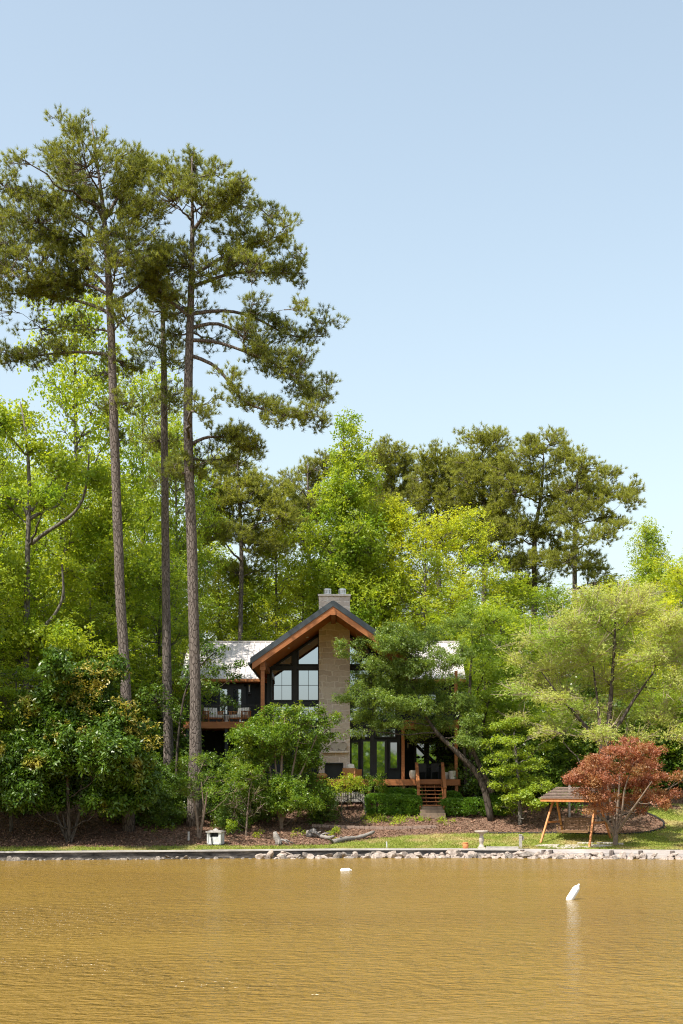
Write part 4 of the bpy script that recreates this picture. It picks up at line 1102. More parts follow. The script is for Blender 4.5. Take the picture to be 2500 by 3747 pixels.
# ---- tall pines on the left
pine('pine_tree', 'tallest pine, thick trunk leaning left out of the magnolia, broad dense top',
     [(470, 2860, 42), (462, 2500, 38), (440, 2200, 36), (430, 1900, 34), (418, 1600, 32), (412, 1350, 30), (402, 1080, 26), (385, 800, 17), (345, 520, 6), (335, 440, 3)], 68.5,
     [(310, 480, 90, 52), (230, 530, 70, 60), (430, 500, 90, 58), (480, 560, 60, 55), (340, 600, 150, 80), (200, 640, 80, 60), (130, 600, 45, 45), (430, 680, 140, 85), (520, 740, 90, 70),
      (20, 625, 60, 45), (60, 720, 90, 60), (-40, 700, 70, 60), (150, 760, 130, 75), (20, 850, 130, 75), (-70, 900, 100, 90), (300, 780, 130, 85),
      (130, 920, 130, 75), (40, 980, 120, 65), (280, 920, 130, 75), (480, 870, 120, 80), (580, 900, 80, 75), (450, 980, 120, 65),
      (20, 1090, 100, 35, None, .5), (180, 1000, 100, 45), (130, 1140, 100, 40, None, .7), (290, 1150, 80, 45, None, .8), (480, 1150, 90, 55), (430, 1290, 80, 50), (340, 1310, 60, 40, None, .6), (20, 1270, 50, 25, None, .4),
      (430, 1470, 75, 55), (400, 1560, 45, 35, None, .7)], dens=2.6, tufts=10, nn=30, L=.21, w=.02, cr=.52, grow=1.10, dyp=75,
     limbs=[[(405, 1110), (480, 1065), (545, 1000), (580, 930), (600, 860)], [(400, 1060), (340, 990), (250, 920), (200, 870), (110, 800)], [(402, 1080), (320, 1030), (220, 1015), (90, 1045)],
            [(408, 1150), (330, 1105), (200, 1072), (60, 1050), (-40, 1060)], [(413, 1300), (300, 1282), (150, 1290), (0, 1320)], [(385, 800), (440, 700), (500, 640), (520, 590)], [(388, 830), (340, 720), (260, 650), (220, 560)], [(390, 880), (300, 800), (150, 740), (20, 680)]])
pine('pine_tree', 'tall pine with bare straight trunk before the left roof and long limbs reaching right',
     [(712, 2860, 50), (718, 2700, 44), (713, 2400, 40), (703, 2000, 38), (692, 1750, 36), (686, 1500, 34), (694, 1250, 30), (702, 1000, 22), (706, 800, 13), (702, 600, 4), (702, 580, 3)], 69.5,
     [(700, 590, 65, 65), (700, 560, 40, 30), (790, 660, 65, 60), (620, 630, 90, 75), (880, 720, 75, 65), (985, 800, 65, 55), (1045, 850, 48, 36), (760, 780, 110, 85), (640, 800, 110, 90), (880, 850, 90, 55), (560, 600, 50, 45),
      (1100, 910, 55, 32), (1010, 930, 65, 30, None, .7), (680, 980, 150, 100), (830, 1000, 110, 75), (920, 1060, 80, 40, None, .8), (1050, 960, 40, 22, None, .9),
      (1010, 1170, 50, 28), (1100, 1180, 60, 30), (1190, 1150, 42, 38), (940, 1150, 55, 25, None, .9),
      (900, 1240, 80, 40, None, .9), (985, 1320, 55, 35), (1065, 1360, 75, 40), (1140, 1390, 55, 40), (1180, 1460, 40, 50), (1120, 1320, 60, 25), (1195, 1390, 22, 20),
      (860, 1400, 60, 30, None, .9), (960, 1490, 60, 38), (1050, 1540, 65, 34), (1130, 1550, 45, 28), (1180, 1540, 22, 18),
      (780, 1560, 70, 55), (865, 1585, 55, 40), (940, 1625, 36, 30), (820, 1650, 60, 45, None, .7), (680, 1130, 110, 55), (640, 1210, 80, 50), (760, 1200, 70, 45, None, .7),
      (700, 1690, 65, 75), (790, 1680, 55, 45, None, .8), (640, 1720, 60, 40)], dens=2.5, slope=.12, tufts=10, nn=30, L=.21, w=.02, cr=.5, grow=1.05, dyp=-30,
     limbs=[[(697, 1150), (760, 1128), (861, 1121), (960, 1150), (1036, 1197), (1120, 1202), (1190, 1185)], [(695, 1245), (790, 1248), (877, 1285), (996, 1330), (1090, 1395), (1170, 1475)],
            [(695, 1300), (797, 1335), (850, 1420), (885, 1485), (1020, 1530), (1116, 1556), (1170, 1545)], [(690, 1630), (757, 1590), (861, 1594), (950, 1632)], [(702, 1010), (845, 908), (945, 862), (1030, 820)],
            [(700, 1050), (845, 970), (1020, 950), (1116, 925)], [(697, 1160), (620, 1100), (560, 1050), (520, 1000)], [(696, 1200), (800, 1170), (900, 1230), (1000, 1300), (1120, 1325)], [(704, 850), (760, 790), (860, 740), (900, 700)]])
pine('pine_tree', 'slim dark pine trunk between the two tall pines',
     [(618, 2870, 40), (612, 2500, 33), (606, 2000, 29), (602, 1600, 26), (600, 1300, 22), (596, 1120, 14), (592, 1060, 8)], 74,
     [(600, 1120, 90, 75), (550, 1250, 70, 55), (630, 1320, 75, 60), (560, 1580, 85, 60), (610, 1700, 80, 60), (640, 1490, 60, 45), (580, 1420, 70, 50)], dens=3.0)

# ---- pines far behind the house
FP = dict(mat='far_pine_needle', nn=24, L=.27, w=.032, tufts=12, dens=2.6, cr=.66, spread=.8, twig=.03, rl=.10, grow=1.15)
pine('pine_tree', 'reddish pine with ragged crown just right of the tall pine trunk behind the left roof',
     [(880, 2300, 17), (885, 2050, 16), (880, 1900, 13), (870, 1700, 6), (868, 1640, 3)], 94,
     [(850, 1680, 70, 60), (930, 1760, 70, 45), (800, 1780, 70, 70), (880, 1820, 110, 60), (970, 1800, 60, 40), (780, 1900, 70, 70), (900, 1920, 100, 55), (1010, 1850, 60, 45), (830, 1990, 80, 50), (1040, 1790, 30, 30), (960, 1990, 90, 50), (880, 2080, 90, 50), (1050, 1900, 50, 50)], **FP)
pine('pine_tree', 'pine with rounded top peeping out left of the tall yellow green poplar',
     [(1130, 2300, 17), (1130, 1900, 13), (1125, 1700, 4)], 112, [(1130, 1720, 50, 40), (1080, 1790, 40, 60), (1150, 1800, 70, 60), (1180, 1700, 60, 40), (1120, 1870, 70, 50), (1060, 1880, 60, 50), (1180, 1860, 60, 50), (1100, 1960, 80, 50)], **FP)
pine('pine_tree', 'round topped pine directly right of the tall yellow green poplar',
     [(1430, 2300, 17), (1435, 1900, 15), (1430, 1650, 4)], 116, [(1430, 1670, 85, 45), (1380, 1710, 70, 50), (1480, 1720, 60, 50), (1420, 1780, 110, 50), (1360, 1830, 50, 60), (1490, 1800, 50, 40), (1420, 1860, 80, 45), (1470, 1900, 60, 45), (1380, 1920, 60, 50)], **FP)
pine('pine_tree', 'dense olive pine between the round topped pine and the widest pine',
     [(1610, 2300, 17), (1600, 1900, 15), (1590, 1690, 4)], 113, [(1590, 1690, 60, 40), (1630, 1740, 70, 60), (1550, 1760, 60, 55), (1610, 1830, 90, 60), (1660, 1800, 60, 50), (1590, 1900, 80, 45), (1600, 1970, 80, 45), (1660, 1900, 50, 45), (1540, 1850, 40, 45)], **FP)
pine('pine_tree', 'highest pine of the far right group with a domed top',
     [(1770, 2300, 18), (1775, 1900, 16), (1765, 1650, 4)], 108, [(1760, 1610, 80, 35), (1700, 1650, 45, 45), (1810, 1640, 45, 40), (1740, 1700, 80, 50), (1800, 1740, 80, 50), (1700, 1780, 60, 55), (1770, 1830, 90, 50), (1850, 1700, 40, 40), (1770, 1910, 90, 45), (1720, 1960, 70, 50), (1830, 1960, 70, 50), (1780, 2040, 80, 40), (1840, 1840, 60, 45)], **FP)
pine('pine_tree', 'widest far pine with open forked limbs and trunk showing above the pale elm',
     [(1955, 2250, 20), (1955, 2080, 19), (1955, 1950, 16), (1985, 1800, 10), (1990, 1640, 3)], 104,
     [(2010, 1630, 75, 35), (1920, 1660, 65, 40), (1860, 1720, 70, 50), (1960, 1740, 70, 50), (2060, 1690, 55, 40), (1880, 1800, 80, 50), (2030, 1800, 60, 45), (1830, 1880, 80, 55), (1920, 1920, 80, 45), (1850, 1960, 80, 45),
      (1990, 1950, 70, 40), (1960, 2060, 80, 40), (1880, 2050, 60, 40), (2010, 1870, 50, 40), (1930, 2130, 80, 40), (2040, 2000, 50, 40)], **FP)
pine('pine_tree', 'rightmost far pine with a dark straight trunk and limbs stretching to the right',
     [(2105, 2250, 18), (2102, 2050, 17), (2105, 1900, 13), (2110, 1780, 8), (2120, 1700, 3)], 101,
     [(2130, 1720, 60, 42), (2080, 1780, 60, 45), (2190, 1750, 55, 42), (2235, 1715, 30, 36), (2210, 1810, 70, 40), (2290, 1790, 45, 26), (2320, 1780, 22, 22), (2280, 1840, 40, 24), (2130, 1850, 80, 45), (2070, 1900, 60, 45), (2210, 1890, 60, 24),
      (2190, 1970, 60, 35, None, .7), (2240, 1960, 35, 25, None, .7), (2060, 2060, 60, 40), (2160, 2060, 70, 40), (2100, 1990, 60, 35, None, .7), (2180, 2130, 60, 30, None, .7)], **FP)

# ---- tulip poplar behind the chimney: narrow cone
b = np.array([X(1275, 97), 97., G(X(1275, 97), 97)]); HH = Z(1495, 97) - b[2]
def prof(t): return min(3.6, .75 + 6.8 * (1 - t) ** .85)
broad('poplar_tree', 'tall narrow yellow green poplar rising behind the stone chimney', b, np.array([(0, 0, -.3, .24), (-.1, 0, HH * .4, .2), (-.3, 0, HH * .75, .11), (-.35, 0, HH * .98, .03)]),
      envelope_lobes(HH - .4, 2, prof, 64, 3.0, .36), 'bright_leaf', 'grey_bark', nspray=9, nleaf=6, L=.15, asp=.85, cl=(.8, .8, .7), slope=.5, jit=.6)

# ---- canonical broadleaf trees, reused with their own place and scale
def canon(name, kind, leafmat, barkmat, Hc=22., Wc=3.6):
    if kind == 'oval': pf = lambda t: Wc * (.45 + .75 * math.sin(math.pi * min(1, .12 + .88 * t)) ** .8) * (1 if t < .8 else .8)
    elif kind == 'cone': pf = lambda t: Wc * (1.15 * (1 - t) ** .75 + .15)
    else: pf = lambda t: Wc * (.9 + .35 * math.sin(math.pi * t)) * (1 if t < .85 else .75)
    tr = np.array([(0, 0, -.6, .22), (.1, .05, Hc * .3, .18), (-.15, .1, Hc * .6, .11), (0, 0, Hc * .95, .03)])
    lobes = []; nl = 62
    for i in range(nl):
        t = ((i + .5) / nl) ** .8; a = i * 2.399 + rng.normal(0, .4); Rr = pf(t)
        rad = Rr * (.15 if i % 5 == 4 else rng.uniform(.45, .95)); r = rng.uniform(.7, 1.6) * (1 - .35 * t)
        z = Hc * .10 + t * (Hc * .88 - .5) - r * .3
        lobes.append(((rad * math.cos(a), rad * math.sin(a), z), (r * 1.25, r * 1.25, r * .9), max(5, int(5.2 * math.pi * r * r * .8))))
    return broad(name, 'x', (0, 0, 0), tr, lobes, leafmat, barkmat, nspray=9, nleaf=6, L=.15, asp=.8, cl=(.95, .95, .8), slope=.6, twig=.012, up=.6, out=.4, jit=.6)
CAN = {}
def place(kind, leafmat, barkmat, name, label, px, top, hw, D, group=None, rz=None, squash=1.0):
    key = (kind, leafmat, int(rng.integers(2)) if False else 0)
    if key not in CAN:
        o = canon(name, kind, leafmat, barkmat); CAN[key] = o
    else: o = copy_tree(CAN[key])
    o.name = name
    x = X(px, D); z = G(x, D); h = Z(top, D) - z; w = hw / F * D
    o.location = (x, D, z); o.scale = (w / 3.6, max(w / 3.6, .8) * squash, h / 22.0); o.rotation_euler = (0, 0, rng.random() * 6.28 if rz is None else rz)
    o['label'] = label
    if group: o['group'] = group
    return o
gL = 'broadleaf trees left of the house'; gB = 'broadleaf trees behind the house'; gR = 'broadleaf trees right of the house'
place('oval', 'bright_leaf', 'grey_bark', 'broadleaf_tree', 'bright green tree at the left edge of the photo, low under the pine limbs', 10, 1500, 170, 79, gL)
place('oval', 'bright_leaf', 'grey_bark', 'broadleaf_tree', 'tallest broadleaf tree behind the leaning pine, top among the pine limbs', 270, 1010, 250, 82, gL)
place('oval', 'bright_leaf', 'grey_bark', 'broadleaf_tree', 'tall leafy tree filling the gap between the leaning pine and the slim pine', 520, 1300, 190, 92, gL)
place('cone', 'bright_leaf', 'grey_bark', 'broadleaf_tree', 'tree just right of the leaning pine trunk, mid height', 400, 1640, 200, 78, gL)
place('full', 'bright_leaf', 'grey_bark', 'broadleaf_tree', 'bright tree showing between slim pine and straight pine', 640, 1480, 150, 88, gL)
place('full', 'green_leaf', 'grey_bark', 'broadleaf_tree', 'dark green tree in the gap left of the straight pine, below mid height', 590, 2010, 180, 79, gL)
place('oval', 'bright_leaf', 'grey_bark', 'broadleaf_tree', 'tree crossed by grey forked limbs above the magnolia', 240, 1700, 210, 76, gL)
place('full', 'bright_leaf', 'grey_bark', 'broadleaf_tree', 'low bright tree at the left edge behind the forked trunk', 20, 2000, 200, 77, gL)
place('full', 'bright_leaf', 'grey_bark', 'broadleaf_tree', 'low green tree directly above the flowering magnolia', 330, 2150, 190, 75, gL)
place('oval', 'lime_leaf', 'grey_bark', 'broadleaf_tree', 'lime green tree against the left end of the metal roof', 800, 2020, 120, 96, gB)
place('full', 'bright_leaf', 'grey_bark', 'broadleaf_tree', 'bright tree above the ridge of the left roof', 900, 2060, 140, 97, gB)
place('oval', 'lime_leaf', 'grey_bark', 'broadleaf_tree', 'lime green pointed tree left of the tall narrow poplar', 1010, 1860, 120, 96, gB)
place('full', 'lime_leaf', 'grey_bark', 'broadleaf_tree', 'lime tree right behind the left gable slope', 1110, 2040, 120, 98, gB)
place('cone', 'lime_leaf', 'grey_bark', 'broadleaf_tree', 'lime green pointed tree next right of the tall narrow poplar', 1440, 1790, 150, 98, gB)
place('full', 'bright_leaf', 'grey_bark', 'broadleaf_tree', 'darker green tree over the right gable slope', 1400, 2060, 140, 98, gB)
place('oval', 'lime_leaf', 'grey_bark', 'broadleaf_tree', 'round lime tree under the widest far pine, left of it', 1690, 1830, 150, 98, gB)
place('full', 'lime_leaf', 'grey_bark', 'broadleaf_tree', 'broad lime tree in the dip between two pointed lime trees', 1560, 1850, 140, 97, gB)
place('cone', 'bright_leaf', 'grey_bark', 'broadleaf_tree', 'pointed bright tree at the right, standing against the sky', 2370, 1885, 130, 95, gR)
place('full', 'lime_leaf', 'grey_bark', 'broadleaf_tree', 'lime tree cut by the right edge of the photo, below the pointed tree', 2505, 2010, 130, 90, gR)
place('full', 'bright_leaf', 'grey_bark', 'broadleaf_tree', 'broad mid green tree over the right roof of the house', 1650, 2190, 170, 96, gR)
place('full', 'bright_leaf', 'grey_bark', 'broadleaf_tree', 'broad bright tree between right roof and pale elm', 1830, 2170, 190, 84, gR)
place('full', 'green_leaf', 'grey_bark', 'broadleaf_tree', 'green tree behind the left half of the pale elm', 2010, 2240, 170, 82, gR)
place('full', 'lime_leaf', 'grey_bark', 'broadleaf_tree', 'yellow green tree behind the pale elm at the right edge', 2430, 2170, 190, 84, gR)
place('full', 'green_leaf', 'grey_bark', 'broadleaf_tree', 'low dark green tree behind the maple at the right edge', 2440, 2520, 190, 79, gR)
place('full', 'green_leaf', 'grey_bark', 'broadleaf_tree', 'dark low tree between dogwood and maple', 2030, 2560, 150, 77, gR)
place('full', 'green_leaf', 'grey_bark', 'broadleaf_tree', 'dark green tree right of the porch behind the leaning trunk', 1790, 2440, 140, 80, gR)

for i, (px, top, hw, D, lf, lab) in enumerate(((1860, 2080, 150, 100, 'bright_leaf', 'bright green tree below the widest far pine'), (2030, 2130, 150, 98, 'green_leaf', 'mid green tree between the two rightmost far pine trunks'), (2200, 2140, 150, 96, 'bright_leaf', 'bright tree under the rightmost far pine'),
        (2300, 2090, 130, 97, 'lime_leaf', 'lime tree left of the pointed tree against the sky'), (2445, 2030, 120, 94, 'bright_leaf', 'bright tree between the pointed tree and the right edge of the photo'), (1240, 1950, 150, 104, 'bright_leaf', 'bright tree half hidden by the tall narrow poplar'), (1330, 1900, 120, 108, 'green_leaf', 'green tree in the notch right of the tall narrow poplar'))):
    place('full', lf, 'grey_bark', 'broadleaf_tree', lab, px, top, hw, D, gB)

# trees behind the left grove, filling the wood
for px, top, hw, D in ((120, 1650, 220, 95), (450, 1750, 220, 98), (700, 1900, 200, 102), (-120, 1700, 220, 88), (1240, 2000, 200, 112), (1900, 2080, 230, 112), (2250, 2100, 230, 108), (1520, 2060, 220, 116), (980, 2080, 200, 114)):
    place('full', 'bright_leaf', 'grey_bark', 'woodland_tree', 'unseen green woodland tree added beyond the edges of the frame', px, top, hw, D, 'woodland trees in the background')

# ---- sweetgum with grey forked limbs at the left
broad_px('sweetgum_tree', 'grey barked tree with forked limbs at the left, in front of the bright grove',
     [(95, 2820, 28), (97, 2450, 25), (98, 2150, 22), (105, 1880, 18), (112, 1700, 12), (95, 1550, 8), (75, 1470, 4)], 72.5,
     [(60, 1500, 70, 60), (20, 1560, 60, 70), (130, 1620, 60, 60), (30, 1850, 80, 60), (210, 1700, 80, 60), (330, 1760, 70, 60), (250, 2080, 90, 60), (40, 2080, 70, 60), (150, 2330, 100, 60), (30, 2350, 80, 60), (280, 2350, 80, 50), (200, 1860, 70, 50)],
     'bright_leaf', 'grey_bark', dens=4, nspray=12, nleaf=6, L=.15, asp=.85, cl=(.7, .7, .6), jit=.6,
     stems=[[(105, 1890, 18), (85, 1840, 15), (40, 1825, 12), (0, 1815, 9)], [(108, 1900, 16), (150, 1870, 14), (210, 1850, 12), (240, 1790, 9), (250, 1730, 6)],
            [(115, 1990, 17), (170, 1950, 15), (250, 1910, 13), (310, 1860, 11), (335, 1760, 8), (340, 1680, 5)], [(140, 2310, 14), (200, 2260, 12), (240, 2190, 10), (235, 2070, 7)],
            [(115, 1870, 15), (150, 1800, 11), (200, 1740, 9), (240, 1700, 6)]])
# ---- dark spreading magnolia at the left shore
mag = broad_px('magnolia_tree', 'big dark glossy magnolia at the left shore with gold new leaves on its tops',
     [(255, 3080, 16), (250, 2950, 14), (245, 2750, 12), (250, 2560, 8), (270, 2450, 4)], 65.0,
     [(330, 2470, 70, 50), (420, 2450, 50, 40), (250, 2520, 80, 60), (350, 2560, 80, 60), (150, 2600, 90, 70), (440, 2640, 80, 60), (520, 2690, 40, 40), (300, 2680, 110, 80), (60, 2760, 90, 80), (180, 2760, 110, 80), (420, 2760, 110, 80),
      (300, 2820, 110, 80), (500, 2820, 70, 70), (80, 2860, 100, 70), (190, 2880, 90, 60), (400, 2880, 100, 60), (490, 2920, 60, 40), (-20, 2830, 70, 90), (320, 2900, 70, 40), (230, 2420, 50, 50), (110, 2900, 60, 40), (150, 2925, 90, 30), (390, 2930, 80, 28), (20, 2915, 80, 40), (520, 2850, 50, 60)],
     'magnolia_leaf', 'dark_bark', dens=7.5, nspray=19, nleaf=9, L=.21, asp=.42, up=.5, out=.7, droop=.25, cl=(.42, .42, .34), spread=.7, rl=.05,
     stems=[[(250, 3085, 14), (205, 2990, 11), (165, 2900, 8), (150, 2800, 6)], [(258, 3085, 14), (285, 3000, 12), (290, 2900, 9), (300, 2750, 6)], [(252, 3080, 11), (228, 2990, 9), (215, 2880, 7), (210, 2780, 5)]])
nb = MB(); mc = []
for a, b_, rx, ry, k_ in ((330, 2460, 60, 25, 16), (410, 2450, 45, 20, 12), (320, 2520, 50, 30, 16), (350, 2560, 40, 25, 10), (440, 2580, 35, 22, 10), (420, 2630, 50, 35, 18), (470, 2650, 60, 30, 20), (530, 2690, 35, 22, 10), (400, 2690, 50, 25, 12), (220, 2690, 40, 18, 8), (190, 2770, 40, 30, 8), (250, 2660, 40, 15, 8), (560, 2720, 20, 15, 4)):
    for _ in range(k_):
        D_ = 65 - .8 - .7 * rng.random(); mc.append(P(a + rng.normal(0, 1.0) * rx, b_ + rng.normal(0, 1.0) * ry, D_) - np.array(mag.location))
mc = np.array(mc); leaf_clumps(nb, mc, np.full((len(mc), 3), .13), 4, 6, .15, .42, .9, .6)
o = nb.build('new_leaf', M['gold_leaf'], mag); o['label'] = 'golden young leaves on the upper branch tips'
# ---- layered dogwood at the left edge
broad_px('dogwood_tree', 'light green layered dogwood at the left edge above the magnolia',
     [(40, 2960, 14), (50, 2750, 12), (60, 2550, 8), (60, 2450, 4)], 67.5,
     [(40, 2460, 110, 22), (130, 2480, 70, 18), (20, 2540, 110, 24), (150, 2600, 110, 20), (240, 2630, 70, 14), (30, 2640, 110, 24), (40, 2710, 90, 24), (120, 2550, 80, 18), (-40, 2600, 60, 60)],
     'green_leaf', 'grey_bark', dens=7, nspray=15, nleaf=6, L=.12, asp=.6, up=1.2, out=.2, droop=.35, cl=(.5, .5, .12), spread=.6, rl=.05)
# slender saplings of the shade
broad_px('sapling_tree', 'small leafy tree with drooping sprays in front of the left roof and upper deck',
     [(640, 2900, 10), (650, 2700, 9), (680, 2500, 7), (760, 2400, 5), (800, 2380, 3)], 71.5,
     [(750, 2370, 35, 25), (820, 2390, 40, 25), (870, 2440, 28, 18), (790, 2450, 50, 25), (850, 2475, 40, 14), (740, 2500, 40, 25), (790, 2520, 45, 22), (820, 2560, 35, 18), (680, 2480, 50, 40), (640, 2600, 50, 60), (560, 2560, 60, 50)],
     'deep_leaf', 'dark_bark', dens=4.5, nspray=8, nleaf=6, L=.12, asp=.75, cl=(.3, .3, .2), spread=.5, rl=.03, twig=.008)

# ---- crape myrtle before the gable
broad_px('crape_myrtle', 'large fresh green multi stemmed shrub in front of the gable and fireplace',
     [(1030, 3000, 16), (1030, 2900, 12), (1030, 2780, 9), (1040, 2650, 6), (1050, 2580, 3)], 69.5,
     [(1000, 2610, 45, 32), (1070, 2600, 40, 28), (950, 2640, 50, 40), (1120, 2640, 45, 35), (1185, 2650, 35, 22), (1225, 2620, 18, 24, 0), (1160, 2600, 22, 24), (910, 2700, 60, 45), (1020, 2700, 80, 55), (1130, 2710, 70, 45), (1200, 2690, 28, 18),
      (870, 2690, 40, 35), (960, 2770, 80, 45), (1080, 2790, 80, 45), (900, 2820, 60, 40), (1150, 2770, 45, 40), (1010, 2860, 70, 35), (1130, 2860, 70, 40), (1180, 2890, 45, 35), (1080, 2920, 60, 30), (860, 2780, 40, 40), (990, 2920, 60, 30, -.5, 2), (1140, 2940, 50, 26, -.4, 1.8), (930, 2890, 55, 34, -.3, 2), (1050, 2955, 60, 18, -.6, 1.5), (1060, 2880, 70, 40, -.7, 1.6), (1050, 2680, 60, 40), (980, 2680, 60, 45)],
     'myrtle_leaf', 'tan_bark', cat='shrub', dens=10, nspray=13, nleaf=7, L=.105, asp=.6, cl=(.34, .34, .27), spread=.6, rl=.03, twig=.008,
     stems=[[(1028, 3005, 14), (1005, 2920, 10), (985, 2800, 7), (965, 2680, 4)], [(1032, 3005, 14), (1050, 2930, 10), (1075, 2800, 7), (1100, 2670, 4)], [(1030, 3005, 12), (1018, 2900, 9), (1005, 2760, 6), (1000, 2640, 4)], [(1034, 3005, 11), (1065, 2900, 8), (1120, 2790, 6), (1160, 2690, 4)]])
broad_px('crape_myrtle', 'smaller shrub with pale forked stems just behind the white box',
     [(728, 3075, 12), (722, 3000, 10), (712, 2940, 8), (700, 2860, 5)], 66.6,
     [(700, 2860, 50, 30), (760, 2840, 50, 30), (820, 2850, 40, 26), (720, 2900, 70, 28), (790, 2900, 55, 26), (650, 2880, 40, 30), (870, 2870, 50, 24), (680, 2800, 40, 30), (740, 2780, 40, 30)],
     'myrtle_leaf', 'tan_bark', cat='shrub', dens=7, nspray=12, nleaf=6, L=.085, asp=.6, cl=(.28, .28, .2), spread=.4, rl=.025, twig=.007,
     stems=[[(730, 3075, 11), (742, 3010, 9), (755, 2950, 7), (765, 2880, 5)], [(728, 3075, 9), (738, 3030, 8), (748, 2960, 6), (740, 2860, 4)]])
broad_px('twiggy_shrub', 'thin brownish twiggy shrub between the pale stemmed shrub and the large green shrub',
     [(900, 3040, 8), (905, 2980, 6), (910, 2920, 4), (915, 2880, 3)], 68,
     [(880, 2920, 45, 35), (940, 2900, 45, 35), (910, 2970, 55, 35), (850, 2980, 45, 40), (840, 2930, 40, 35), (960, 2950, 35, 30), (880, 2860, 50, 25), (930, 2840, 45, 22)],
     'twig_leaf', 'tan_bark', cat='shrub', dens=9, nspray=3, nleaf=4, L=.07, asp=.5, cl=(.25, .25, .25), spread=.4, rl=.02, twig=.010)
# ---- dark leaved tree leaning before the right side of the house
broad_px('cherry_tree', 'dark leaved tree with a leaning trunk, its crown hiding the right half of the gable',
     [(1800, 2905, 26), (1765, 2840, 24), (1700, 2780, 21), (1650, 2730, 18), (1600, 2690, 15), (1565, 2640, 11), (1530, 2560, 7), (1500, 2480, 4)], 72.0,
     [(1420, 2320, 45, 22), (1370, 2330, 45, 22), (1320, 2345, 35, 18), (1250, 2365, 38, 14), (1290, 2395, 50, 16), (1410, 2370, 60, 28), (1480, 2360, 60, 36), (1550, 2340, 60, 36), (1370, 2430, 50, 26), (1440, 2430, 60, 36), (1510, 2430, 60, 40),
      (1340, 2480, 60, 28), (1290, 2520, 35, 26), (1420, 2500, 60, 40), (1500, 2510, 60, 40), (1570, 2510, 50, 40), (1270, 2560, 40, 20), (1350, 2560, 60, 34), (1440, 2580, 60, 36), (1330, 2620, 45, 30), (1380, 2650, 45, 22), (1450, 2650, 40, 24), (1520, 2590, 60, 40), (1600, 2570, 60, 40),
      (1560, 2650, 50, 25), (1620, 2650, 50, 30), (1640, 2480, 40, 40, None, .5), (1600, 2420, 50, 40, None, .45), (1660, 2400, 40, 40, None, .5), (1310, 2680, 30, 16), (1600, 2310, 50, 26, None, .6), (1530, 2690, 40, 18), (1460, 2310, 55, 28, -.6), (1510, 2370, 55, 34, -.6), (1420, 2350, 50, 30, -.5), (1540, 2440, 50, 36, -.5), (1480, 2450, 55, 36, -.5), (1690, 2560, 50, 50), (1720, 2640, 45, 40, -.6), (1690, 2700, 40, 24, -.6), (1680, 2280, 60, 30, None, .7), (1740, 2720, 40, 24, -.8), (1600, 2390, 45, 35, None, .6), (1650, 2430, 40, 35, None, .5), (1690, 2380, 40, 40, None, .6)],
     'cherry_leaf', 'dark_bark', dens=10, nspray=19, nleaf=7, L=.105, asp=.42, up=.5, out=.6, droop=.3, cl=(.36, .36, .26), spread=.55, rl=.055, twig=.009, slope=.0, upcurve=-.02,
     stems=[[(1800, 2900, 22), (1770, 2830, 18), (1735, 2760, 16), (1715, 2690, 13), (1680, 2600, 9), (1640, 2500, 5)]])
broad_px('holly_tree', 'dark trunked dense tree just right of the porch, above the leaning trunk',
     [(1735, 2880, 26), (1728, 2760, 24), (1715, 2650, 18), (1720, 2500, 10), (1730, 2350, 5)], 75.5,
     [(1720, 2240, 60, 40), (1790, 2280, 70, 50), (1760, 2370, 50, 50), (1830, 2370, 60, 50), (1760, 2460, 45, 50), (1800, 2470, 70, 50), (1770, 2560, 80, 50), (1850, 2560, 60, 50), (1720, 2590, 50, 40), (1790, 2650, 60, 40), (1880, 2480, 60, 50)],
     'green_leaf', 'dark_bark', dens=4.5, nspray=14, nleaf=7, L=.13, asp=.45, droop=.3, spread=.7,
     stems=[[(1760, 2880, 22), (1755, 2780, 20), (1760, 2680, 15), (1790, 2560, 8)], [(1705, 2880, 16), (1702, 2780, 14), (1690, 2680, 10), (1670, 2560, 6)]])
# ---- dogwood by the swing, pale elm, red maple
broad_px('dogwood_tree', 'fresh light green layered dogwood right of the porch and left of the red maple',
     [(1905, 2990, 16), (1900, 2880, 14), (1890, 2780, 10), (1880, 2680, 6)], 71.0,
     [(1880, 2640, 50, 16), (1820, 2660, 50, 14), (1940, 2680, 60, 16), (1850, 2710, 70, 18), (1790, 2720, 35, 14), (1970, 2730, 45, 16), (1900, 2750, 70, 18), (1820, 2770, 60, 16), (1960, 2790, 50, 18), (1880, 2810, 70, 18), (1810, 2820, 45, 16),
      (1930, 2850, 60, 20), (1850, 2870, 60, 20), (1970, 2880, 45, 24), (1900, 2910, 70, 24), (1950, 2940, 50, 26), (1870, 2950, 50, 22)],
     'dogwood_leaf', 'grey_bark', dens=8, nspray=15, nleaf=6, L=.125, asp=.6, up=1.1, out=.3, droop=.35, cl=(.36, .36, .12), spread=.55, rl=.045)
